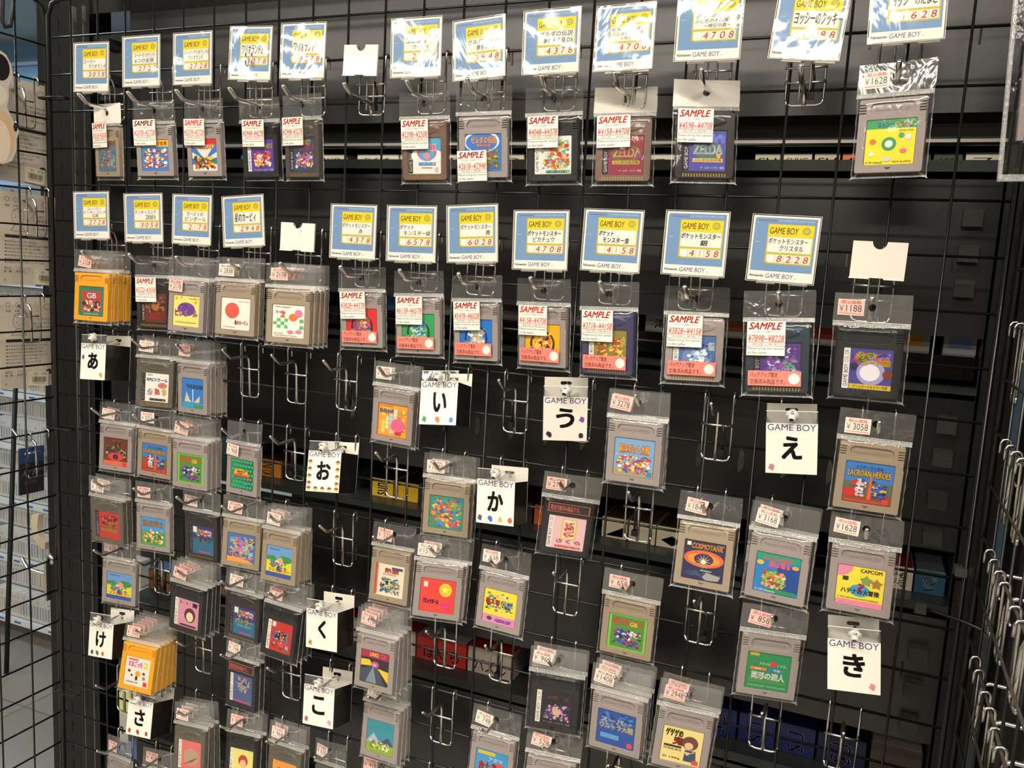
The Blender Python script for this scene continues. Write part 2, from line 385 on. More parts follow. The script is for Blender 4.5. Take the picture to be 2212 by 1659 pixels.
for X0, X1, col, txt, tc, lb, top in (
    (0.165, 0.205, '#20242c', '', '#fff', 'dark wrapped box in the third slit behind the beige hook stack', '#3a5f92'),
    (0.215, 0.262, '#c07a25', 'KUN', '#20160c', 'orange box end in the third slit', '#5a3a18'),
    (0.265, 0.325, '#17181b', 'YS', '#c2c4bd', 'black box end marked YS in the third slit', '#25262a'),
    (0.330, 0.385, '#3f636c', '', '#fff', 'teal box end in the third slit beside the golden ball sign', '#22303a'),
    (0.420, 0.455, '#d1b22a', 'sun', '#2c3f8c', 'yellow box end with blue writing in the third slit', '#1c1c1c'),
    (0.458, 0.495, '#d7a71f', '', '#fff', 'plain yellow box end in the third slit', '#2a2013'),
    (0.498, 0.545, '#2b2723', '●', '#8a7a5c', 'dark brown box end in the third slit', '#1d1a18'),
    (0.640, 0.665, '#2a1f1c', '', '#fff', 'dark red box end in the third slit beside the four beast sign', '#421d18'),
    (0.668, 0.692, '#c4591c', '', '#fff', 'orange box end in the third slit, first of two', '#6b2519'),
    (0.694, 0.722, '#b54e1a', '', '#fff', 'orange box end in the third slit, second of two', '#6b2519'),
    (0.760, 0.792, '#d2c5a6', '◢', '#2b3d85', 'cream box end with a blue corner in the third slit', '#5c4a3a'),
    (0.795, 0.828, '#cfc2a2', '', '#fff', 'plain cream box end in the third slit, first of three', '#6b5a48'),
    (0.830, 0.868, '#d1c5a8', '◆', '#a83a2a', 'cream box end with red print in the third slit', '#4a3c30'),
    (0.871, 0.915, '#b8a98c', '■', '#8a3a22', 'tan box end with a brown picture in the third slit', '#51443a'),
    (0.935, 0.962, '#d5cab0', '', '#fff', 'plain cream box end in the third slit, second of three', '#6b5a48'),
    (0.964, 0.990, '#d5cab0', '', '#fff', 'plain cream box end in the third slit, third of three', '#6b5a48'),
    (1.060, 1.086, '#c4416c', 'ソード', '#2a0d18', 'pink box end in the third slit', '#3a1216'),
    (1.088, 1.116, '#cbc2ac', 'ぷよ', '#2b2b2b', 'white box end with a red top in the third slit', '#b02a3a'),
    (1.118, 1.148, '#25506a', 'VO', '#d2d6d8', 'dark blue box end in the third slit', '#8f9aa0')):
    goods(X0, X1, A3, 0.0255, 0.125, 0.14, col, txt, tc, lb, top=top, rot=1 if len(txt) > 1 else 0)
A4 = -0.8345
for X0, X1, col, txt, tc, lb, top, h in (
    (0.000, 0.036, '#7d5c3c', 'SIS', '#251a12', 'brown box end in the fourth slit, first of three', '#6e93c9', .034),
    (0.038, 0.066, '#86633f', 'SIS', '#251a12', 'brown box end in the fourth slit, second of three', '#6e93c9', .034),
    (0.120, 0.175, '#8a6a48', '●', '#513c28', 'brown box end in the fourth slit, third of three', '#4a3a2c', .034),
    (0.350, 0.375, '#1f2c58', '', '#fff', 'navy box end in the fourth slit', '#24407c', .03),
    (0.378, 0.500, '#c9bfae', 'ひみつの冒険', '#3c55a8', 'long white box with a red lid in the fourth slit beside the empty hook', '#c02a20', .036),
    (0.503, 0.580, '#c23024', 'ぼくら', '#2b4a9c', 'red and white box in the fourth slit with blue print', '#c9c2b6', .036),
    (0.583, 0.650, '#b9ad9c', 'パズル', '#b2502c', 'white box with orange print in the fourth slit', '#b02a22', .036),
    (0.690, 0.715, '#1d3a86', '', '#fff', 'blue box end in the fourth slit beside the dark space game', '#16265c', .034),
    (0.800, 0.840, '#1b2a72', '', '#fff', 'indigo box end in the fourth slit beside the blue label game', '#3a4aa0', .034),
    (0.900, 0.945, '#1c2763', 'SU', '#8d94bd', 'navy box end marked SU in the fourth slit, first of four', '#18204c', .036),
    (0.948, 0.990, '#1c2763', 'SU', '#8d94bd', 'navy box end marked SU in the fourth slit, second of four', '#1d2a66', .036),
    (0.993, 1.035, '#1a2358', 'SU', '#7d84ad', 'navy box end marked SU in the fourth slit, third of four', '#131a40', .036),
    (1.038, 1.090, '#15193a', 'SU', '#7d84ad', 'navy box end marked SU in the fourth slit, fourth of four', '#10142c', .036),
    (1.095, 1.148, '#3a332b', '', '#fff', 'dull brown box in the fourth slit beside the upright', '#8a857a', .040)):
    goods(X0, X1, A4, h, 0.125, 0.14, col, txt, tc, lb, top=top, rot=1 if txt in ('SIS', 'SU') else 0)

# ------------------------------------------------------------------ hooks
XT = [.080, .164, .243, .325, .402, .485, .563, .636, .718, .793, .877, .964, 1.044]
XK = [.086 + .075 * k for k in range(14)]
def hook_meshes(kind):
    hw, bot, cb = (.0172, -.0645, (-.0305, -.044)) if kind == 'T' else (.0145, -.0665, (-.0297,))
    r = 0.0012
    b = MB(); f = -0.0035
    for s in (-1, 1):
        b.tube([(s * hw, .0045, -.009), (s * hw, .0045, 0), (s * hw, .0030, .0028), (s * hw, 0, .0037), (s * hw, -.0026, .0026), (s * hw, f, 0), (s * hw, f, bot + .006)], r, CHROME, 8)
    b.tube([(-hw, f, bot + .006), (-hw + .0015, f, bot + .0015), (-hw + .006, f, bot), (hw - .006, f, bot), (hw - .0015, f, bot + .0015), (hw, f, bot + .006)], r, CHROME, 8)
    frame = b.build('back_frame')
    b = MB()
    for z in cb: b.tube([(-hw - .002, f - .003, z), (hw + .002, f - .003, z)], r, CHROME, 8)
    bars = b.build('cross_bar')
    b = MB()
    if kind == 'T':
        b.tube([(0, f, bot), (0, f - .001, -.056), (0, -.008, -.052), (0, -.014, -.0508), (0, -.0435, -.0508), (0, -.049, -.0495), (0, -.060, -.0415)], .0025, CHROME, 12, round_end=True)
    else:
        b.tube([(0, f, bot), (0, f - .001, -.022), (0, -.0065, -.015), (0, -.011, -.0128), (0, -.036, -.0140), (0, -.040, -.0125), (0, -.0535, -.0015)], .0019, CHROME, 12, round_end=True)
    arm = b.build('arm')
    sign = None
    if kind == 'T':
        b = MB()
        for x in (-.0045, .0045):
            b.tube([(x, f - .004, -.060), (x, f - .004, -.024), (x, -.012, -.014), (x, -.022, -.010), (x, -.0275, -.006), (x, -.0275, .006)], .0011, CHROME, 6)
        sign = b.build('sign_arm')
    return frame, bars, arm, sign
HM = {'T': hook_meshes('T'), 'K': hook_meshes('K')}
ORD = ['first', 'second', 'third', 'fourth', 'fifth', 'sixth', 'seventh', 'eighth', 'ninth', 'tenth', 'eleventh', 'twelfth', 'thirteenth', 'fourteenth']
ROWN = {1: 'top row', 5: 'second row', 8: 'third row', 10: 'fourth row', 12: 'fifth row', 14: 'sixth row', 16: 'seventh row', 18: 'eighth row', 20: 'lowest row'}
HOOKS = {1: range(13), 5: range(13), 8: range(14), 10: range(14), 12: range(14), 14: range(14), 16: range(11), 18: range(8), 20: range(2)}
BARE = {(1, 5), (1, 11), (8, 3), (8, 4), (8, 5), (8, 8), (8, 11), (10, 4), (10, 6), (10, 10), (12, 5), (12, 9), (12, 11), (14, 1), (14, 7), (14, 8), (14, 12), (14, 13), (16, 2), (16, 4), (16, 7), (16, 10), (18, 0), (18, 7)}
TIEM = mat('#0d0d0d', 0.4)
for row, cols in HOOKS.items():
    kind = 'T' if row in (1, 5) else 'K'
    for k in cols:
        X = (XT if kind == 'T' else XK)[k]
        if kind == 'T': lb = 'chrome hook with a sign arm, %s along the %s' % (ORD[k], ROWN[row])
        else: lb = 'chrome wire hook, %s along the %s%s' % (ORD[k], ROWN[row], ', hanging empty' if (row, k) in BARE else ', holding goods')
        t = empty('display_hook', Matrix.Translation((X, 0, ZO - .05 * row)) @ Euler((0, radians(((k * 7 + row * 3) % 5 - 2) * 0.35), 0)).to_matrix().to_4x4(), lb, 'hook', 'chrome hooks on the big grid')
        fr, ba, ar, sg = HM[kind]
        put('back_frame', fr, t); put('cross_bar', ba, t); put('arm', ar, t)
        if sg: put('sign_arm', sg, t)
        if (row, k) in {(1, 5), (1, 11), (8, 5), (8, 8), (8, 11), (10, 10), (12, 11), (14, 8), (14, 1), (10, 4)}:
            b = MB(); s = 1 if k % 2 else -.4
            b.tube([(.006 * s, -.008, -.028), (.008 * s, -.006, -.040), (.007 * s, -.007, -.056)], .0013, TIEM, 6)
            b.box(.006 * s - .003, -.011, -.060, .006 * s + .003, -.005, -.054, TIEM)
            b.obj('cable_tie', t)

# ------------------------------------------------------------------ cartridges
CW, CH, CT = .0565, .0638, .0078
def cart_mesh():
    w, h = CW / 2, CH / 2
    # outline with the side ribs cut as small notches, and a stepped top corner
    right = [(w, -h + .001), (w, .010), (w - .0008, .010), (w - .0008, .0125)]
    z = h - .0125
    rib = []
    for k in range(4):
        rib += [(w - .0008, z), (w - .0062, z), (w - .0062, z + .0012), (w - .0008, z + .0012)]; z += .0024
    top = [(w - .0008, h - .0015), (w - .002, h), (-w + .001, h), (-w, h - .001)]
    z = h - .0053; left = []
    for k in range(4):
        left += [(-w, z + .0012), (-w + .0060, z + .0012), (-w + .0060, z), (-w, z)]; z -= .0024
    out = [(-w + .001, -h), (w - .001, -h)] + right + rib + top + left + [(-w, -h + .001)]
    stad = rr(-.0190, h - .0135, .0190, h - .0035, .0049, 6)
    lab = rr(-.0212, -h + .0065, .0212, h - .0178, .0012, 2)
    tri = [(-.0028, -h + .0042), (0, -h + .0016), (.0028, -h + .0042)]
    b = MB(); m = mat('#8b8484', 0.5)
    vs, fs = plate(out, [stad, lab, tri], .0020, .0003); b.add(vs, fs, m)
    vs, fs = plate(rr(-w, -h, w - .0003, h, .0015, 3), [], CT - .0018, .0005)
    b.add([(x, y + .0018, z) for x, y, z in vs], fs, m)
    # raised rim and lettering inside the oval recess
    b.box(-w + .0006, .0036, -h - .0002, w - .0006, .0042, h + .0002, m)
    b.text('Nintendo GAME BOY', -.0155, h - .0103, .0155, h - .0072, m, 1, y0=.00125, bold=.0, keep=False)
    return b.build('cartridge_shell')
def cart_mesh2():
    w, h = CW / 2, CH / 2
    out = rr(-w, -h, w, h, .0035, 4)
    lab = rr(-.0212, -h + .0065, .0212, h - .0178, .0012, 2)
    b = MB(); m = mat('#8b8484', 0.5)
    vs, fs = plate(out, [lab], .0020, .0003); b.add(vs, fs, m)
    vs, fs = plate(rr(-w, -h, w, h, .0035, 4), [], CT - .0018, .0006); b.add([(x, y + .0018, z) for x, y, z in vs], fs, m)
    # the domed bump at the head of the clear cartridges
    n = 20
    for k in range(3):
        r0, r1 = 1 - k * .12, 1 - (k + 1) * .12; y0, y1 = [0, -.0006, -.0009, -.0010][k:k + 2]
        vs = [(.0185 * r * cos(2 * pi * j / n) + .002, y, h - .0090 + .0058 * r * sin(2 * pi * j / n)) for r, y in ((r0, y0), (r1, y1)) for j in range(n)]
        b.add(vs, [(j, (j + 1) % n, n + (j + 1) % n, n + j) for j in range(n)], m, smooth=True)
    b.add([(.0185 * .64 * cos(2 * pi * j / n) + .002, -.0010, h - .0090 + .0058 * .64 * sin(2 * pi * j / n)) for j in range(n)], [tuple(range(n))], m)
    # gold contact row at the foot
    g = mat('#a68b4a', 0.35, 0.6)
    for k in range(16): b.box(-.021 + k * .00270, -.00005, -h + .0012, -.0197 + k * .0027, .0001, -h + .0045, g)
    b.text('GAME BOY', -.0095, h - .0108, .0135, h - .0072, m, 0, y0=-.00112, bold=.01)
    return b.build('cartridge_shell')
SHELL = {'n': cart_mesh(), 'c': cart_mesh2()}
SHCOL = {'grey': mat('#a09691', 0.5, bump=.10, scale=2500), 'tan': mat('#9c8b75', 0.52, bump=.10, scale=2500), 'yellow': mat('#e8a312', 0.42, bump=.08, scale=2500),
         'black': mat('#191819', 0.45, bump=.08, scale=2500), 'navy': mat('#3c3a5c', 0.42), 'smoke': mat('#5c544c', 0.30, vary=.6, scale=160), 'rose': mat('#87695b', 0.30, vary=.5, scale=160),
         'teal': mat('#2c3b46', 0.30, vary=.5, scale=160), 'clear': mat('#6f695c', 0.3, vary=.6, scale=160), 'silver': mat('#9b908b', 0.45, bump=.1, scale=2500), 'dusk': mat('#2e2a27', 0.32, vary=.4, scale=200)}

# ------------------------------------------------------------------ clear bags
def bag_body():
    b = MB(); w, zt, zb = .0312, CH / 2 + .004, -CH / 2 - .0038; nx, nz = 12, 14; rnd = random.Random(4)
    for front in (1, 0):
        vs = []; fs = []
        for j in range(nz + 1):
            for i in range(nx + 1):
                u, v = i / nx, j / nz
                x = -w + 2 * w * u; z = zb + (zt - zb) * v
                e = min(1, min(u, 1 - u) * 11, min(v, 1 - v) * 13) ** .5
                y = .004 + (-.0056 if front else .0056) * e + (rnd.random() - .5) * .0005
                if 0 < i < nx: x += (rnd.random() - .5) * .001
                if i in (0, nx): x += sin(j * 1.3 + front) * .0003
                vs.append((x, y, z))
        for j in range(nz):
            for i in range(nx):
                a = j * (nx + 1) + i; fs.append((a, a + 1, a + nx + 2, a + nx + 1))
        b.add(vs, fs, BAG, smooth=True)
    for s in (-1, 1):
        vs = []; n = 16
        for j in range(n + 1):
            z = zb - .0012 + (zt - zb + .001) * j / n; q = sin(j * 1.9 + s) * .0003
            vs += [(s * (w - .0002), .0038, z), (s * (w + .0007 + q), .0042, z)]
        b.add(vs, [(2 * j, 2 * j + 1, 2 * j + 3, 2 * j + 2) for j in range(n)], WELD)
        b.add([(s * w, .004, zb + .001), (s * (w + .0022), .0035, zb - .0022), (s * (w - .004), .004, zb + .0002), (s * (w - .006), .001, zb + .004)], [(0, 1, 2), (0, 2, 3)], WELD)
    b.add([(-w, .0038, zb - .0008), (w, .0038, zb - .0008), (w, .004, zb + .0008), (-w, .004, zb + .0008)], [(0, 1, 2, 3)], WELD)
    return b.build('bag')
def bag_head(m, seed, hh=.0262):
    b = MB(); rnd = random.Random(seed); w = .0325; z0, z1 = CH / 2 + .0048, CH / 2 + .0048 + hh
    out = [(-w, z0), (w - .0005, z0), (w, z0 + .006), (w - .0004 + rnd.uniform(-.0006, .0006), z1 - .001), (w - .0012, z1 + rnd.uniform(-.001, .0006)), (0, z1 + rnd.uniform(-.0006, .0004)), (-w + .0006, z1)]
    vs, fs = plate(out, [circ(0, CH / 2 + .0185, .0034, 14)], .0003)
    b.add([(x, y + .0022, z) for x, y, z in vs], fs, m)
    return b.build('bag_header')
def seam():
    b = MB(); w = .0322; z0, z1 = CH / 2 + .0012, CH / 2 + .0052
    b.add([(-w, .0005, z0), (w, .0005, z0), (w, .0018, z1), (-w, .0018, z1)], [(0, 1, 2, 3)], WELD)
    n = 60
    for k in range(n):
        x = -w + 2 * w * (k + .5) / n; b.add([(x - .0003, .0003, z0 + .0004), (x + .0001, .0003, z0 + .0004), (x + .0003, .0012, z1 - .0008), (x - .0001, .0012, z1 - .0008)], [(0, 1, 2, 3)], mat('#c8c6be', .5))
    b.add([(-w, .0016, z1), (w, .0016, z1), (w, .0018, z1 + .0003), (-w, .0018, z1 + .0003)], [(0, 1, 2, 3)], mat('#d5d3ca', .3))
    return b.build('bag_seam')
BODY = bag_body(); SEAM = seam(); HEADS = [bag_head(HEAD, k) for k in range(4)]; WHITEHEAD = bag_head(mat('#ece6dc', .55), 9)

# stickers ------------------------------------------------------------
RED = mat('#e0321f', .5); INK = mat('#26221f', .5); PAPER = mat('#f3ede2', .45)
def sample_sticker(price):
    b = MB(); w, h = .0350, .0330
    b.box(-w / 2, -.0001, -h / 2, w / 2, .0001, h / 2, PAPER)
    y = -.00011
    b.text('SAMPLE', -w * .45, h * .24, w * .42, h * .45, RED, 1, y, bold=.05, shear=.35)
    b.text('こちらをレジへお持ちください。', -w * .36, h * .15, w * .36, h * .205, INK, 1, y, bold=.02)
    b.text(price, -w * .46, -h * .10, w * .47, h * .095, mat('#ee4a22', .5), 2, y, bold=.02, shear=.2)
    b.rect(-w * .48, -h * .125, w * .49, -h * .11, RED, 1, y)
    b.text('※商品の状態により値段が異なります', -w * .36, -h * .20, w * .47, -h * .14, INK, 1, y)
    b.rect(-w * .49, -h * .23, w * .49, -h * .22, INK, 1, y)
    b.text('Please bring this sample', -w * .46, -h * .34, w * .46, -h * .26, INK, 1, y, bold=.01)
    b.text('to the casher.', -w * .46, -h * .45, w * .06, -h * .37, INK, 1, y, bold=.01)
    for x in (-w / 2, w / 2 - .0004): b.rect(x, -h / 2, x + .0003, h / 2, mat('#3a3532', .5), 1, y)
    for z in (-h / 2, h / 2 - .0003): b.rect(-w / 2, z, w / 2, z + .0003, mat('#3a3532', .5), 1, y)
    return b.build('sample_sticker')
def battery_sticker():
    b = MB(); w, h = .0475, .0140; y = -.00011
    b.box(-w / 2, -.0001, -h / 2, w / 2, .0001, h / 2, mat('#ee8274', .45))
    b.text('バックアップ電池', -w * .46, h * .06, w * .06, h * .40, INK, 1, y, bold=.015, shear=.15)
    b.text('交換済み商品です。', -w * .46, -h * .40, w * .21, -h * .05, INK, 1, y, bold=.015)
    b.disc(w * .37, 0, .0050, .0050, mat('#efe6dc', .4), 1, y)
    return b.build('battery_sticker')
def price_sticker(num, pink=0):
    b = MB(); w, h = .0222, .0145; y = -.00011
    b.box(-w / 2, -.0001, -h / 2, w / 2, .0001, h / 2, mat('#efe0d4' if not pink else '#f0c9bd', .45))
    b.text('-税込価格-', -w * .42, h * .20, w * .42, h * .44, RED, 1, y, bold=.02)
    b.text('￥', -w * .44, -h * .25, -w * .27, h * .12, mat('#555'), 1, y)
    if num: b.text(num, -w * .10 if len(num) == 3 else -w * .18, -h * .26, w * .40, h * .16, mat('#4b4845', .5), 1, y)
    b.rect(-w * .44, -h * .40, w * .42, -h * .35, mat('#e88478', .5), 1, y)
    return b.build('price_sticker')
BATT = battery_sticker()
# ------------------------------------------------------------------ label artwork (colour areas and lettering only)
def label_mesh(ops):
    b = MB(); X0, X1, Z0, Z1 = -.0207, .0207, -CH / 2 + .0068, CH / 2 - .0181; y0 = .00095; L = 0
    ax, aw = X0, X1 - X0; H = Z1 - Z0
    fx = lambda u: ax + aw * u
    fz = lambda v: Z0 + H * v
    for o in ops:
        k = o[0]; L += 1
        if k == 'B': b.rrect(X0, Z0, X1, Z1, .0012, mat(o[1], .38), 0, y0)
        elif k == 'G':
            b.rect(X0 + .0002, Z0 + .0004, X0 + .0056, Z1 - .0004, mat(o[1], .4), L, y0)
            b.text('GAME BOY', X0 + .0012, Z0 + H * .06, X0 + .0045, Z0 + H * .60, mat(o[2], .4), L + 1, y0, bold=.03, rot=1)
            for q, (ch, cc) in enumerate(zip('COLOR', ('#c33a4e', '#5c55b0', '#c9c23c', '#3f8c5c', '#3c9ab0'))):
                b.text(ch, X0 + .0012, Z0 + H * (.64 + q * .063), X0 + .0045, Z0 + H * (.69 + q * .063), mat(cc, .4), L + 1, y0, bold=.03, rot=1)
            ax, aw = X0 + .0061, X1 - X0 - .0061
        elif k == 'R': b.rect(fx(o[1]), fz(o[2]), fx(o[3]), fz(o[4]), mat(o[5], .38), L, y0)
        elif k == 'E': b.disc(fx(o[1]), fz(o[2]), o[3] * aw, o[4] * H, mat(o[5], .38), L, y0)
        elif k == 'P': b.poly([(fx(u), fz(v)) for u, v in o[1]], mat(o[2], .38), L, y0)
        elif k == 'T': b.text(o[1], fx(o[2]), fz(o[3]), fx(o[4]), fz(o[5]), mat(o[6], .38), L, y0, bold=o[7] if len(o) > 7 else .02, shear=o[8] if len(o) > 8 else 0)
        elif k == 'S':
            cx, cz, r1, r2, n, c = o[1:7]; rg = [r1, r2]
            for q in range(n):      # star cut as triangles round its heart
                a = 2 * pi * q / n + pi / 2
                b.poly([(fx(cx) + r2 * aw * cos(a - pi / n), fz(cz) + r2 * H * sin(a - pi / n)), (fx(cx) + r1 * aw * cos(a), fz(cz) + r1 * H * sin(a)), (fx(cx) + r2 * aw * cos(a + pi / n), fz(cz) + r2 * H * sin(a + pi / n)), (fx(cx), fz(cz))], mat(c, .38), L, y0)
        elif k == 'N':
            seed, n, x0, v0, x1, v1, sz, cols = o[1:9]; r = random.Random(seed)
            n = int(n * 4.5); sz *= .58
            for q in range(n):
                s = sz * (1.75 - 1.4 * q / n) * r.uniform(.5, 1); cx = r.uniform(x0 + s * .6, x1 - s * .6); cz = r.uniform(v0 + s * .6, v1 - s * .6); m = r.choice((5, 6, 7, 12)); a0 = r.random() * 6; el = r.uniform(.45, 1)
                b.poly([(fx(cx + s * .6 * cos(a0 + 2 * pi * i / m) * r.uniform(.75, 1)), fz(cz + el * s * .6 * sin(a0 + 2 * pi * i / m) * r.uniform(.75, 1))) for i in range(m)], mat(r.choice(cols), .38), L + q * .03, y0)
            L += 1
    return b.build('cartridge_label')
PK = '#6a4a94'
def monster(bg, edge, cols, seed, tc):
    return [('B', bg), ('E', .5, .46, .36, .37, edge), ('E', .5, .47, .30, .31, bg), ('N', seed, 16, .22, .20, .80, .80, .22, cols), ('T', 'ポケットモンスター', .12, .20, .88, .38, '#efe6ee', .05), ('T', 'ポケットモンスター', .12, .21, .88, .37, tc, .0), ('T', 'POCKET MONSTERS', .25, .13, .75, .17, INKC)]
INKC = '#2a2430'
WARM_ART = ['#d8462c', '#e9b13a', '#7a3a22', '#efd9a8', '#b5301f']
COOL_ART = ['#2c63b8', '#7fb2dd', '#e8eef2', '#1c2c66', '#58a06a']
MIX_ART = ['#d3432e', '#e8b93a', '#3f9450', '#2f62b4', '#efe7d8', '#7a3c8c']
DARK_ART = ['#2a2430', '#5a3a22', '#8a4a28', '#3c3c44', '#b08a4a']
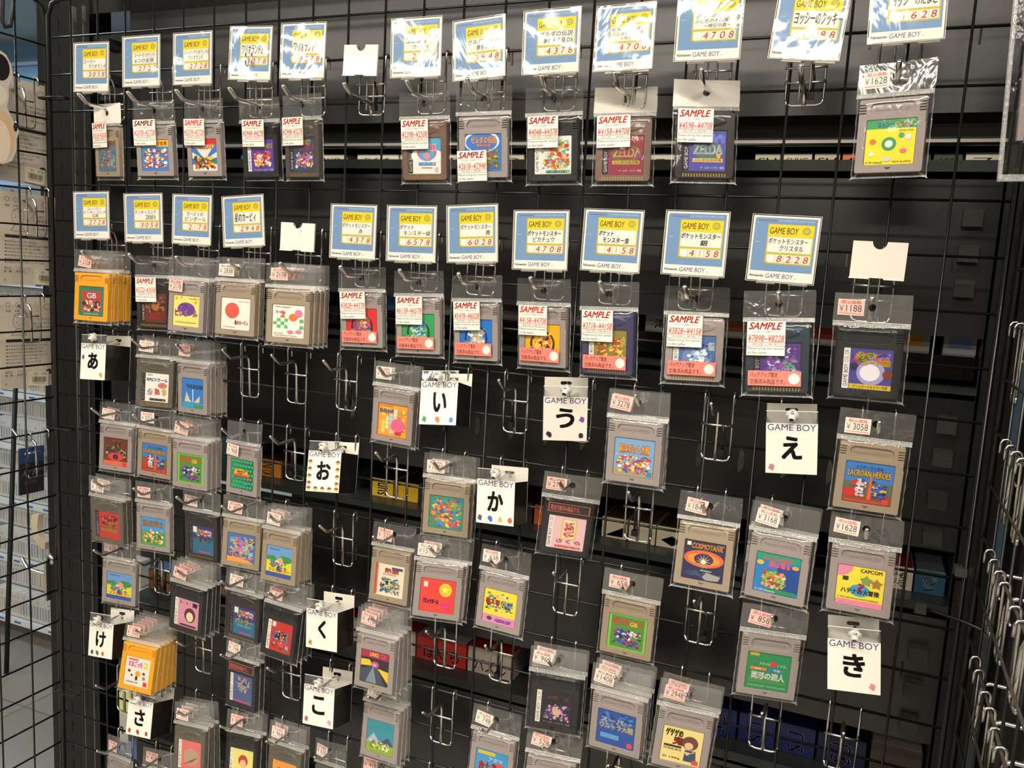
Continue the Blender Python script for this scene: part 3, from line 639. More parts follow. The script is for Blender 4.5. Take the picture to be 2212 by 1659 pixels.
ART = {
'a1': [('B', '#466f86'), ('R', 0, .86, 1, 1, '#9a4c1e'), ('T', 'SUPER LAND', .14, .88, .86, .97, '#3a2412'), ('N', 1, 26, .05, .1, .95, .8, .20, ['#9c5a36', '#b6764c', '#2f6f92', '#5a3b2c', '#7aa6b4'])],
'a2': [('B', '#3f7fc6'), ('R', 0, .78, 1, 1, '#f0c01e'), ('T', '2 6つの金貨', .25, .82, .95, .96, '#c33a1e', .04), ('N', 2, 34, .03, .04, .97, .76, .19, MIX_ART + ['#ffffff'])],
'a3': [('B', '#e8e6e2'), ('P', [(0, .9), (0, .6), (.5, .35)], '#3c7cc4'), ('P', [(0, .4), (0, .2), (.5, .35)], '#3c7cc4'), ('P', [(1, .9), (1, .6), (.5, .35)], '#3c7cc4'), ('P', [(1, .42), (1, .2), (.5, .35)], '#3c7cc4'), ('R', 0, .83, 1, 1, '#d42f22'), ('T', 'WARIO LAND', .12, .68, .9, .86, '#f0a41e', .05, .1), ('N', 3, 22, .05, .02, .95, .5, .22, ['#3c8c3c', '#d84a2c', '#f0c33a', '#5a3320'])],
'a4': [('B', '#5a3c9c'), ('G', '#eeeae2', '#1c1c28'), ('T', 'WARIOLAND 2', .05, .72, .95, .86, '#f0c92c', .05, .1), ('N', 4, 22, .08, .1, .92, .70, .24, ['#e9b13a', '#b43a8c', '#f0e0c0', '#d84a2c', '#5a3320']), ('T', 'ゲームボーイ＆カラー共通', .1, .02, .95, .09, '#e8e6f2')],
'a5': [('B', '#38465c'), ('G', '#17181c', '#e8e8ee'), ('T', 'WARIO', .15, .78, .8, .93, '#f0c92c', .05, .2), ('T', 'LAND 3', .25, .62, .95, .78, '#d84a8c', .05, .2), ('N', 5, 24, .05, .05, .95, .6, .24, ['#b08ad0', '#d84a2c', '#e9d9a8', '#5c7ac8', '#8c2c2c'])],
'b1': [('B', '#ece8e0'), ('G', '#17181c', '#d8dcc8'), ('R', 0, .42, 1, 1, '#4fa8cc'), ('E', .18, .5, .25, .16, '#f2f2f0'), ('E', .82, .5, .25, .16, '#f2f2f0'), ('E', .5, .47, .3, .12, '#f4f4f2'), ('E', .5, .62, .36, .26, '#d45a7c'), ('E', .5, .55, .27, .18, '#4fa8cc'), ('T', 'コロコロ', .18, .62, .84, .84, '#f6e4ec', .06), ('E', .5, .50, .12, .10, '#e88a9c'), ('R', .2, .24, .82, .32, '#3c86c4'), ('T', 'ゲームボーイカラー専用', .22, .25, .80, .31, '#fff'), ('T', '©2000', .3, .15, .7, .19, '#4a4a52'), ('E', .85, .12, .07, .07, '#c8c2b8')],
'b2': [('B', '#3a78c8'), ('E', .45, .8, .5, .3, '#d8e6f4'), ('E', .45, .78, .44, .26, '#3a78c8'), ('T', 'ゼルダの伝説', .15, .74, .86, .95, '#d83a1e', .05), ('T', 'ゼルダの伝説', .15, .75, .86, .94, '#f0c03a', .0), ('R', .3, .66, .72, .73, '#a8522c'), ('T', '夢をみる島', .33, .665, .70, .725, '#f2dfa0'), ('N', 7, 26, .3, .02, .97, .64, .2, ['#6a8c3c', '#a8622c', '#d8b03a', '#4a6a9c', '#8c3c2c', '#3c7a4a'])],
'b3': [('B', '#dfe4de'), ('G', '#efece4', '#2a2456'), ('N', 8, 30, .02, .1, .98, .95, .26, ['#4a9a4c', '#e8c94a', '#d8642c', '#e8e4d8', '#c4382c', '#7aa8c8']), ('T', 'ゼルダの伝説', .15, .28, .95, .42, '#e07a1e', .05), ('T', 'DX', .55, .14, .85, .27, '#f0e21e', .06), ('R', .2, .03, .95, .10, '#2f6a4c'), ('T', 'ゲームボーイ＆カラー共通', .22, .035, .93, .095, '#fff')],
'b4': [('B', '#8c1f38'), ('G', '#17181c', '#e8e8ee'), ('E', .5, .55, .44, .22, '#5f6a2c'), ('E', .5, .55, .36, .16, '#8c1f38'), ('T', 'ZELDA', .12, .45, .92, .68, '#e6c77a', .05), ('R', .1, .26, .9, .36, '#b89a3c'), ('T', 'ふしぎの木の実', .14, .275, .86, .35, '#4a1220'), ('T', 'ゲームボーイカラー専用', .3, .06, .95, .13, '#e8d8c8'), ('E', .85, .5, .06, .06, '#6a3c8c')],
'c1': [('B', '#4a46a0'), ('G', '#17181c', '#e8e8ee'), ('N', 9, 10, .3, .6, .98, .98, .3, ['#5c6cc4', '#3c3888', '#6a78d0']), ('E', .5, .52, .44, .22, '#4a6c5c'), ('T', 'ZELDA', .10, .42, .90, .66, '#d8d8f0', .05), ('R', .08, .22, .92, .32, '#c9b05c'), ('T', 'ふしぎの木の実', .12, .235, .88, .31, '#8c2c5c'), ('T', 'ゲームボーイカラー専用', .3, .05, .95, .12, '#e8e6f2'), ('E', .8, .38, .06, .06, '#e0a030')],
'c2': [('B', '#f2e21c'), ('R', 0, .80, 1, .995, '#2f9c5c'), ('T', 'ヨッシー', .22, .83, .55, .95, '#3c52b8', .05), ('T', 'の', .57, .83, .66, .94, '#f2d01e', .05), ('T', 'たまご', .68, .83, .95, .95, '#d8432e', .05), ('T', 'DMG-YOJ', .66, .72, .94, .76, '#2a2a22', .03), ('E', .48, .46, .15, .15, '#3f9a4c'), ('E', .48, .46, .08, .08, '#f2f2ea'), ('E', .15, .52, .07, .06, '#e0762c'), ('E', .72, .64, .06, .06, '#4aa86a'), ('E', .86, .60, .06, .07, '#efe9d8'), ('E', .14, .24, .05, .05, '#f2efe6'), ('E', .78, .30, .07, .05, '#d87a8c'), ('E', .46, .12, .09, .05, '#c8d8cc'), ('T', '© 1991 Nintendo', .03, .03, .38, .08, '#2a2a22', .01), ('T', 'MADE IN JAPAN', .58, .03, .95, .08, '#2a2a22', .01)],
'd1': [('B', '#2c7a5c'), ('R', .1, .14, .9, .86, '#b5442c'), ('T', 'GB', .32, .58, .68, .80, '#3c3c8c', .08), ('T', 'GB', .32, .60, .68, .79, '#e8ecf0', .03), ('N', 10, 26, .1, .12, .9, .55, .2, ['#6a3a22', '#c84a2c', '#d8a87a', '#2a2a44', '#e8d0b0']), ('T', 'DONKEY KONG', .2, .04, .8, .09, '#d8e0c8')],
'd2': [('B', '#6a2a20'), ('G', '#17181c', '#d8dcc8'), ('N', 11, 24, .0, .3, 1, 1, .3, ['#3a2a1c', '#8c4a2c', '#2c4a3a', '#a8622c']), ('E', .5, .6, .2, .2, '#b06a34'), ('T', '2001', .2, .12, .85, .34, '#c83a2c', .06)],
'd3': [('B', '#efe07a'), ('S', .1, .9, .08, .035, 5, '#e8a01e'), ('S', .3, .94, .07, .03, 5, '#e8a01e'), ('S', .85, .8, .08, .035, 5, '#e8a01e'), ('S', .8, .93, .05, .02, 5, '#e8a01e'), ('T', 'DMG-KUJ', .6, .88, .95, .93, '#c8423a'), ('E', .5, .56, .34, .22, '#6a3aa8'), ('T', 'カービィ', .28, .60, .72, .76, '#f0a41e', .05), ('T', 'ピンボール', .06, .32, .94, .56, '#6a2a9c', .09), ('T', 'ピンボール', .06, .33, .94, .55, '#f2c81e', .02), ('E', .3, .42, .06, .06, '#e86a8c'), ('T', '© 1993 Nintendo MADE IN JAPAN', .1, .10, .9, .15, '#3a3a2a')],
'd4': [('B', '#efe9dc'), ('T', 'DMG-KYJ', .6, .86, .95, .91, '#c8423a'), ('E', .38, .60, .25, .25, '#dd5a4e'), ('T', '星のカービィ', .48, .16, .94, .30, '#d8432e', .06, -.2), ('T', '© 1992 Nintendo', .08, .06, .5, .10, '#b86a5a')],
'd5': [('B', '#f0ebdf')] + [('R', .02 + .12 * i, .28 + .1 * j, .14 + .12 * i, .38 + .1 * j, '#5ab868') for i in range(8) for j in range(3) if (i + j) % 2] + [('T', 'DMG-A6BJ-JPN', .08, .90, .55, .95, INKC), ('T', '2', .24, .62, .40, .80, '#e0702c', .06), ('T', 'カービィ', .10, .72, .42, .84, '#d8529c', .05), ('E', .68, .40, .20, .26, '#f2ede4'), ('E', .66, .62, .14, .12, '#e07a3a'), ('E', .82, .76, .12, .11, '#e87aa0'), ('E', .58, .18, .10, .05, '#e87aa0'), ('E', .84, .20, .10, .05, '#e87aa0'), ('T', 'MADE IN JAPAN', .06, .10, .35, .14, INKC), ('T', '© HAL LABORATORY Nintendo', .06, .04, .8, .08, INKC)],
'e1': monster('#dc2c2c', '#3a1a22', ['#e07a2c', '#2c5aa8', '#f0c88a', '#c85a1e'], 21, PK),
'e2': monster('#2c9c54', '#173a2c', ['#7ac83c', '#3c8cc8', '#c8e0a0', '#2c6aa8'], 22, PK),
'e3': monster('#1e72c8', '#142a66', ['#c8d8e4', '#e0b05a', '#8ca8c4', '#f0e6cc'], 23, '#b82a6c'),
'e4': monster('#eaae14', '#3a2a12', ['#f4d21e', '#3a2a1c', '#e8732c', '#f8e67a'], 24, PK),
'e5': [('B', '#8f8236'), ('G', '#eeeae2', '#2a2456'), ('N', 25, 22, .05, .05, .95, .85, .24, ['#d8482a', '#e8d44a', '#b83a22', '#c8b85a', '#7a6c2c']), ('T', '金', .8, .62, .97, .82, '#e8d47a', .05)],
'f1': [('B', '#4e6fa8'), ('G', '#eeeae2', '#2a2456'), ('E', .5, .4, .42, .38, '#6a86b0'), ('N', 26, 12, .15, .05, .9, .7, .26, ['#c8dcec', '#8cb0d0', '#e8f0f4', '#3c5c94']), ('T', 'ポケットモンスター', .03, .66, .78, .82, '#2c4a9c', .06), ('T', '銀', .8, .62, .98, .84, '#dfe6ea', .05)],
'f2': [('B', '#4a2c78'), ('G', '#17181c', '#b8a8b8'), ('N', 27, 18, .05, .2, .95, .95, .3, ['#6a3a94', '#b8c8d8', '#3c2c6a', '#8c3c9c', '#5c8c7a']), ('T', 'ポケットモンスター', .28, .26, .97, .42, '#d8c8e8', .04)],
'f3': [('B', '#4a4296'), ('G', '#efece4', '#1c1c3a'), ('N', 28, 12, .02, .55, .98, .98, .3, ['#c83a2c', '#2c6a3a', '#3a3488', '#8878c0']), ('E', .5, .42, .34, .3, '#a8a0d0'), ('E', .48, .42, .24, .2, '#f0ecf4'), ('E', .09, .55, .09, .09, '#22204a'), ('E', .9, .40, .12, .11, '#7a3428'), ('T', 'ポケモン', .12, .74, .62, .92, '#f0d21e', .07, .1), ('T', 'カードGB', .28, .58, .95, .76, '#f0d21e', .07, .1), ('R', 0, .02, 1, .14, '#d8b82c'), ('T', 'ゲームボーイ＆カラー共通', .1, .04, .92, .12, '#1c1c3a')],
'd6': [('B', '#efe8dc'), ('G', '#17181c', '#a8a8b8'), ('T', 'ASCII', .06, .90, .28, .95, INKC, .05), ('T', 'RPGツクール', .05, .70, .95, .84, '#4a5cb8', .06), ('E', .74, .58, .2, .10, '#d8432e'), ('T', 'GB', .6, .50, .90, .66, '#f2e0d0', .05), ('N', 30, 4, .05, .2, .35, .5, .2, ['#c88a8c', '#7a8cb0', '#d8d0c0']), ('N', 31, 4, .38, .2, .66, .5, .2, ['#d8432e', '#c86a7a', '#8c5a6a']), ('N', 32, 4, .68, .2, .95, .5, .2, ['#d8c05a', '#b0a878', '#c88a5a']), ('R', .2, .04, .9, .12, '#1f1c1c'), ('T', 'ゲームボーイカラー専用', .24, .055, .86, .11, '#e8e4dc')],
'd7': [('B', '#2f7ac8'), ('R', 0, 0, 1, .18, '#2f9cc8'), ('R', .55, .02, 1, .12, '#4a8c3c'), ('T', 'THUNDER', .2, .66, .98, .80, '#1c2a4a', .07), ('P', [(.12, .2), (.2, .55), (.35, .3), (.45, .2)], '#d8c8a0'), ('P', [(.55, .2), (.7, .32), (.85, .45), (.82, .2)], '#d8c8a0'), ('R', .49, .2, .53, .64, '#e8eef2')],
'e6': [('B', '#e87a22'), ('R', .03, .03, .97, .97, '#f0a43c')] + [('R', .12 + .14 * i, .10 + .13 * j, .235 + .14 * i, .22 + .13 * j, ['#e8cf6a', '#b8d0d8', '#e89a3c', '#d8e0a8', '#f2e6b0'][(i * 3 + j * 5) % 5]) for i in range(6) for j in range(6) if (i * 5 + j * 3) % 4 != 1] + [('T', 'DMG-ANKJ-JPN', .06, .92, .5, .96, INKC), ('T', 'きらきらきっず', .06, .72, .52, .86, '#3c4ab8', .06), ('E', .70, .38, .23, .21, '#e8648c'), ('E', .70, .14, .12, .05, '#d8324a')],
'e7': [('B', '#7aa8d0'), ('R', 0, 0, 1, .2, '#a89878'), ('T', '超ロボット大戦', .12, .60, .88, .86, '#a83a1e', .08), ('T', '超ロボット大戦', .12, .62, .88, .85, '#f0a83a', .03), ('N', 33, 30, .03, .05, .97, .60, .2, ['#e8e6e0', '#c83a2c', '#3c62b0', '#e8c03a', '#8c98a8']), ('R', .84, .03, .97, .16, '#3c86c4')],
'f4': [('B', '#3a7ac4'), ('R', 0, .0, 1, .28, '#8a4a2a'), ('R', .0, .3, 1, .52, '#5a6a4a'), ('T', 'ＳＤガンダム外伝', .22, .84, .78, .92, '#1c1c28'), ('T', 'LACROAN HEROES', .06, .64, .94, .82, '#2a1c10', .09), ('T', 'LACROAN HEROES', .06, .65, .94, .81, '#f0b81e', .03), ('N', 34, 12, .12, .12, .48, .62, .22, ['#e8e6e2', '#c8c4c0', '#c8322a', '#3c4a7a']), ('N', 35, 12, .54, .1, .92, .6, .22, ['#2c4a9c', '#3c62b8', '#e8b02c', '#1c2c5c']), ('E', .12, .24, .14, .12, '#c8281e'), ('P', [(.50, .1), (.58, .1), (.57, .66), (.53, .7)], '#e8622c'), ('R', .04, .02, .8, .08, '#c8422a'), ('R', .82, .03, .96, .16, '#d8402e')],
'd8': [('B', '#6a3226'), ('N', 36, 26, .04, .2, .96, .75, .2, DARK_ART + ['#a8a090']), ('R', 0, 0, 1, .17, '#dd6a50'), ('T', 'バトル', .3, .66, .75, .92, '#e0b82c', .07), ('E', .5, .32, .3, .15, '#d8442c'), ('E', .5, .32, .12, .10, '#3a2450'), ('R', .8, .02, .96, .14, '#c83a2a')],
'd9': None,
'd10': [('B', '#7ac83c'), ('R', .06, .04, .94, .96, '#4a8c34'), ('N', 37, 22, .1, .06, .9, .62, .2, ['#2c3a8c', '#1c1c3a', '#e8e8e8', '#c83a4a', '#3c5aa8']), ('T', 'ボンバーマン', .1, .70, .9, .92, '#d8322a', .08), ('T', 'GB', .55, .72, .75, .84, '#f0d21e', .05)],
'd11': [('B', '#1f8a58')] + [('E', .08 + .14 * i + (.07 if j % 2 else 0), .10 + .14 * j, .06, .05, '#3ca878') for i in range(7) for j in range(7)] + [('P', [(.18, .5), (.22, .66), (.5, .70), (.80, .62), (.84, .46), (.5, .54)], '#e8a42c'), ('P', [(.14, .46), (.24, .52), (.24, .44), (.16, .4)], '#d8482c'), ('P', [(.78, .42), (.88, .48), (.90, .36), (.80, .32)], '#d8482c'), ('R', .24, .44, .8, .51, '#d8582c'), ('T', 'BEST', .34, .56, .70, .64, '#7a2a1c', .05), ('E', .72, .22, .12, .05, '#2c9ab8')],
'e8': [('B', '#3a8c6a'), ('N', 38, 40, .02, .02, .98, .98, .28, ['#d8482c', '#e8922c', '#3c8cc8', '#58a83c', '#e8d04a', '#6a4a94', '#2ca0a8'])],
'e9': [('B', '#f0c4cc'), ('G', '#f4efe8', '#1c1c3a'), ('R', .25, .30, .72, .93, '#e8c84a'), ('R', .30, .34, .67, .89, '#f4e6dc'), ('N', 39, 16, .30, .34, .67, .88, .18, ['#e0523c', '#e8c8b8', '#a84a3a', '#f0a87a']), ('T', 'さくら', .12, .18, .9, .30, '#e0523c', .05), ('R', .1, .05, .9, .11, '#e0402e'), ('T', 'ゲームボーイカラー専用', .14, .055, .86, .105, '#f4e6e0')],
'i1': [('B', '#201c4c'), ('R', 0, .78, 1, .995, '#17141c'), ('N', 40, 10, 0, .05, 1, .3, .2, ['#2c3a5c', '#1c2c54', '#3c4a5c']), ('E', .5, .55, .49, .22, '#d8622a'), ('E', .5, .54, .40, .15, '#e88a34'), ('E', .5, .54, .24, .15, '#3a1c4a'), ('S', .5, .48, .20, .04, 12, '#f4e08a'), ('E', .5, .48, .05, .05, '#fff8d8'), ('T', 'COSMOTANK', .18, .80, .95, .94, '#e8a05a', .06, .1), ('T', 'DMG-CTJ', .80, .92, .97, .96, '#d8d8e0'), ('T', 'ATLUS', .06, .10, .36, .20, '#5c62a0', .05, .2), ('P', [(.50, .08), (.60, .22), (.95, .16), (.9, .04), (.6, .02)], '#9a9a94'), ('R', .44, .24, .72, .27, '#a8a8a0'), ('R', .06, .86, .16, .96, '#e6e2da')],
'i2': [('B', '#2a7ec4'), ('R', 0, .82, 1, .995, '#229a7c'), ('R', .5, .1, 1, .75, '#1c4a94'), ('T', 'カエルの為に', .15, .82, .85, .95, '#e05a78', .06), ('T', '鐘は鳴る', .30, .66, .78, .82, '#e05a78', .06), ('E', .1, .74, .08, .06, '#f0b83a'), ('E', .9, .74, .08, .05, '#f0a43a'), ('N', 41, 22, .15, .10, .75, .62, .2, ['#e8a43a', '#7ab04a', '#d8a078', '#b83a2c', '#e8d8b0', '#3c7a4a']), ('R', .3, .02, .95, .12, '#2c8c5c'), ('T', '© 1992 Nintendo', .04, .02, .5, .08, '#d8e8f0')],
'i3': [('B', '#efdf3c'), ('R', 0, 0, 1, .14, '#ee86a8'), ('P', [(0, .72), (0, 1), (.32, 1), (.30, .88), (.22, .78), (.1, .72)], '#ee86a8'), ('T', '03', .06, .82, .20, .92, '#f6d8e4', .05), ('T', 'CAPCOM', .48, .86, .94, .95, '#7a1f3a', .06), ('E', .5, .40, .22, .15, '#3c9ac8'), ('T', '?', .44, .34, .60, .58, '#e0529c', .08), ('T', 'ハテナの大冒険', .1, .30, .92, .44, '#2a2a22', .05), ('S', .62, .66, .15, .09, 5, '#8a9a50'), ('S', .84, .62, .14, .08, 5, '#a8782c'), ('R', .12, .62, .24, .72, '#2a2a22'), ('T', '© 1990 CAPCOM ALL RIGHTS RESERVED.', .04, .17, .92, .21, '#2a2a22'), ('T', 'DMG-HAJ', .06, .04, .40, .10, '#f6c8d8')],
'g1': [('B', '#c8302a'), ('G', '#17181c', '#a8a8b8'), ('N', 42, 14, .05, .35, .95, .95, .24, ['#6a2c22', '#c8303a', '#4a2a2a', '#d8503c']), ('R', .1, .26, .9, .36, '#8c7a2c'), ('T', 'GOLD', .3, .42, .9, .60, '#b0a03a', .06)],
'g2': [('B', '#3c9ad8'), ('R', 0, 0, 1, .5, '#4a9a48'), ('T', '昆虫博士', .05, .66, .95, .90, '#6a3a1c', .09), ('T', '昆虫博士', .05, .67, .95, .89, '#e8922c', .04), ('N', 43, 22, .05, .03, .95, .6, .22, ['#e8b06a', '#3c8c48', '#e8922c', '#f0d8b0', '#2c6a3a'])],
'g3': [('B', '#1c6a8c'), ('G', '#17181c', '#8c8c98'), ('R', 0, .55, 1, 1, '#34347a'), ('N', 44, 10, .1, .6, .95, .95, .22, ['#3c8c48', '#c8c8d0', '#c84a3a']), ('R', .02, .76, .2, .97, '#e8e4e0'), ('T', 'バトラー', .08, .40, .92, .60, '#f0c81e', .08), ('T', 'THE BEST', .15, .30, .85, .37, '#c8d8e4'), ('R', .3, .06, .85, .11, '#d83a6a')],
'g4': [('B', '#4a6cb0'), ('N', 45, 26, .02, .05, .98, .95, .26, ['#5ab0b8', '#e07a3c', '#c86aa8', '#3c4a9c', '#e8b84a', '#8cc0c8']), ('E', .85, .76, .12, .12, '#d8c86a'), ('T', '05', .74, .70, .97, .84, '#17181c', .05), ('T', 'ぱらだいす', .05, .18, .8, .32, '#c83a8c', .07), ('P', [(0, 0), (1, 0), (.75, .12), (0, .18)], '#e8a03a')],
'g5': [('B', '#6a9cd0'), ('R', 0, 0, 1, .14, '#3a52a0'), ('R', 0, .14, 1, .55, '#e0d82c'), ('E', .2, .58, .2, .10, '#3c8c4a'), ('E', .72, .6, .28, .12, '#3c8c4a'), ('E', .28, .40, .12, .12, '#7a7a80'), ('E', .55, .52, .12, .14, '#e0a07a'), ('E', .52, .28, .10, .10, '#2c3c7a'), ('N', 60, 4, .1, .16, .95, .6, .2, ['#3c8c4a', '#f0e8b0', '#5a7ac0', '#e0a07a', '#8a7a3c']), ('T', 'ファンタジー', .1, .16, .96, .28, '#e0522c', .07), ('T', 'Namcot', .12, .88, .5, .93, '#3a5a9c')],
'h1': [('B', '#e6dcc0'), ('R', 0, .02, .07, .98, '#d85a3c'), ('R', .55, .84, .94, .92, '#2c4a9c'), ('T', '熱闘', .3, .72, .8, .88, '#c83a2c', .06), ('T', 'KONAMI', .26, .64, .7, .72, '#c8746a'), ('N', 46, 24, .12, .08, .9, .62, .18, ['#2c5a9c', '#3c8c7a', '#c8a06a', '#d8c8a8', '#8c4a3a', '#2a2a3a'])],
'h2': [('B', '#e8443a'), ('E', .72, .70, .18, .2, '#f0e23c'), ('E', .72, .70, .15, .165, '#e8b83a'), ('S', .72, .70, .13, .06, 5, '#f4ea4a'), ('R', .08, .74, .2, .90, '#f0d8d0'), ('T', 'ブロックボール', .08, .24, .55, .40, '#3a2c6a', .06), ('P', [(.62, .14), (.60, .32), (.86, .32), (.88, .14)], '#d8347a'), ('T', '© Nintendo', .08, .92, .4, .95, '#f0c0b8')],
'h3': [('B', '#e8d83a'), ('R', 0, 0, 1, .24, '#e086b8'), ('N', 47, 14, .05, .30, .95, .95, .16, ['#e8d8a8', '#2a2a3a', '#d8b078', '#6a8c7a']), ('T', '桃太郎', .05, .56, .5, .72, '#d83a2c', .07), ('T', '伝説', .52, .56, .9, .72, '#3c6ac0', .06), ('T', 'KUNIO 1992', .12, .46, .85, .53, '#3a6a9c', .04), ('T', 'HUDSON SOFT', .4, .06, .9, .16, '#4a3c9c', .05), ('E', .22, .13, .08, .06, '#2c4a3a')],
'h5': None,
'i4': [('B', '#1c8c50'), ('R', .03, .2, .97, .205, '#c8b03a'), ('R', .05, .25, .95, .255, '#c8b03a'), ('R', .05, .90, .26, .98, '#c8a83a'), ('E', .2, .74, .07, .06, '#4a7a5c'), ('E', .60, .72, .08, .075, '#d83a3a'), ('T', 'アタマを　　くする。', .28, .66, .92, .74, '#e8f0e4', .03), ('R', .08, .52, .46, .60, '#e07a2c'), ('R', .50, .52, .88, .60, '#3c7ab8'), ('T', '立体', .18, .53, .34, .59, '#fff'), ('T', '平面', .62, .53, .78, .59, '#fff'), ('T', '図形の達人', .12, .28, .90, .48, '#f0f0e8', .06), ('T', 'DMG-BZAJ-JPN  MADE IN JAPAN', .06, .06, .94, .12, '#d8e0c8')],
'g6': None, 'g8': None,
'g7': [('B', '#d890a8'), ('G', '#efece0', '#22222c'), ('T', 'すくすく', .05, .78, .6, .92, '#d8c04a', .05), ('T', '育', .66, .76, .95, .94, '#4a2a5a', .06), ('E', .58, .46, .27, .26, '#5c1f2c'), ('E', .58, .40, .17, .17, '#e8d8a8'), ('R', .12, .04, .9, .10, '#2a1c24')],
'g9': [('B', '#c03028'), ('G', '#efece0', '#22222c'), ('R', .04, .8, .2, .96, '#e8ddd4'), ('N', 48, 18, .05, .05, .95, .75, .24, ['#d8504a', '#8c1f1c', '#e8a88c', '#3c6ab0', '#a82a24']), ('T', '龍虎', .2, .40, .8, .66, '#e8e0d0', .06)],
'h4': [('B', '#26262e'), ('R', 0, .78, 1, 1, '#a8284c'), ('T', 'UNO', .30, .83, .62, .95, '#f0b82c', .08), ('T', '2', .7, .83, .9, .95, '#d86a5a', .05), ('P', [(0, .5), (0, .7), (.3, .72), (.45, .55)], '#e8c02c'), ('P', [(1, .1), (1, .45), (.6, .5)], '#e8c02c'), ('P', [(0, .02), (0, .4), (.45, .55), (.6, .5), (.9, .02)], '#3c4a5c'), ('P', [(.2, .02), (.45, .55), (.6, .02)], '#7a8a94'), ('E', .52, .60, .14, .10, '#d83a6a'), ('E', .5, .58, .08, .05, '#7ab8e8')],
'h9': [('B', '#15141f'), ('G', '#efece0', '#22222c'), ('T', 'スペース', .15, .76, .85, .88, '#a8642c', .06), ('N', 49, 20, .05, .10, .95, .65, .2, ['#2c2c6a', '#3c3c8c', '#d88a9c', '#1f1f44', '#c8a8a0']), ('E', .5, .42, .14, .14, '#d8a898'), ('T', 'ゲームボーイ＆カラー共通', .1, .03, .95, .09, '#c8c8c8')],
'h10': [('B', '#1c4aa0'), ('N', 50, 20, .02, .4, .98, .98, .26, ['#2c62b8', '#163a80', '#3c7ac8']), ('T', 'スーパー', .08, .64, .9, .80, '#c8b87a', .06), ('T', 'ウルトラ大戦', .06, .46, .96, .64, '#c8b87a', .07), ('R', .1, .18, .6, .32, '#5a9ad0'), ('R', .82, .04, .96, .18, '#d84a3a')],
'i5': [('B', '#efd98a'), ('T', 'ゲゲゲの', .06, .72, .5, .94, '#a8a02c', .08), ('T', '鬼', .26, .50, .56, .74, '#c8322a', .09), ('R', .06, .42, .5, .48, '#2a2a22'), ('T', '妖怪創造主', .06, .34, .52, .40, '#2a2a22'), ('E', .70, .62, .20, .19, '#6a3c2c'), ('E', .68, .54, .11, .10, '#e8c090'), ('P', [(.58, .1), (.6, .42), (.86, .42), (.9, .1)], '#34496a'), ('P', [(.56, .36), (.66, .26), (.84, .44), (.82, .36)], '#e8c090'), ('R', .8, .04, .96, .16, '#d84a3a'), ('T', '© 1996', .06, .10, .5, .16, '#4a442a')],
'g17': [('B', '#e8e0d0'), ('T', 'たまごっち', .12, .66, .68, .86, '#c84aa8', .08), ('T', '2', .74, .66, .92, .88, '#d8d02c', .09), ('R', .1, .88, .5, .94, '#e0622c'), ('E', .54, .44, .10, .10, '#e8a02c'), ('E', .5, .28, .05, .08, '#2a2424'), ('E', .18, .5, .06, .05, '#3a3434'), ('E', .3, .36, .04, .04, '#3a3434'), ('E', .78, .48, .06, .05, '#5a5454'), ('E', .8, .32, .06, .06, '#8c8484'), ('T', '© BANDAI 1997', .1, .10, .6, .16, '#5a5050'), ('R', .8, .05, .95, .2, '#d83a2e')],
'g10': [('B', '#4a5c8c'), ('G', '#efece0', '#22222c'), ('N', 51, 14, .1, .3, .9, .95, .28, ['#8c9098', '#3c4a7a', '#a8a098', '#b86a5a', '#2c3a6a']), ('R', .0, .04, .9, .09, '#d84a4a')],
'h6': [('B', '#3a8ca0'), ('R', 0, 0, 1, .32, '#8ca83c'), ('T', 'LAND', .1, .72, .9, .92, '#2ca0a0', .07), ('P', [(0, .3), (.25, .6), (.5, .32)], '#a8b8c0'), ('P', [(.45, .3), (.8, .55), (1, .3)], '#3c4a6a'), ('N', 52, 12, .1, .08, .9, .4, .2, ['#c8d84a', '#b8704a', '#e8e8c8', '#5a8c3c'])],
'h7': [('B', '#3c92c8'), ('R', .05, .86, .6, .96, '#d8b82c'), ('T', 'アタマ', .4, .70, .85, .82, '#e8ecf0', .05), ('T', '計算', .1, .4, .9, .66, '#d8482c', .08), ('E', .76, .6, .1, .1, '#d8482c')],
'h8': [('B', '#7a8c98'), ('T', 'GAME', .1, .4, .9, .7, '#e8e4d8', .05)],
'g11': [('B', '#e07068'), ('G', '#efece0', '#22222c'), ('E', .5, .45, .4, .3, '#b89a78'), ('P', [(.1, .15), (.5, .35), (.9, .5), (.6, .3)], '#8c5a50')],
'g12': [('B', '#e8dc7a'), ('G', '#efece0', '#22222c'), ('E', .5, .62, .24, .2, '#b8402c'), ('E', .5, .52, .16, .14, '#e8b890'), ('E', .48, .2, .28, .14, '#c83a34')],
'g13': [('B', '#e89a3c'), ('E', .5, .5, .3, .3, '#f0c05a'), ('T', 'モグ', .2, .6, .8, .8, '#c8482c', .06)],
'g14': [('B', '#8c7c5c'), ('N', 53, 8, .1, .1, .9, .9, .3, ['#a8903c', '#5c544a', '#c0a84a'])],
'g15': [('B', '#c8c06a'), ('N', 54, 8, .1, .1, .9, .9, .3, ['#e8e0a8', '#5c7a4a', '#d8c84a'])],
'g16': [('B', '#7a9c8c'), ('N', 55, 8, .1, .1, .9, .9, .3, ['#c8d0b8', '#5c7a6a'])],
'h11': [('B', '#9aa86a'), ('N', 56, 8, .1, .1, .9, .9, .3, ['#c8d0b8', '#5c7a6a'])],
}
ART['d9'] = ART['f4']; ART['h5'] = ART['d10']; ART['g6'] = ART['g5']; ART['g8'] = ART['g3']
LM = {}
def label_of(i):
    src = {'d9': 'f4', 'h5': 'd10', 'g6': 'g5', 'g8': 'g3'}.get(i, i)
    if src not in LM: LM[src] = label_mesh(ART[src])
    return LM[src]

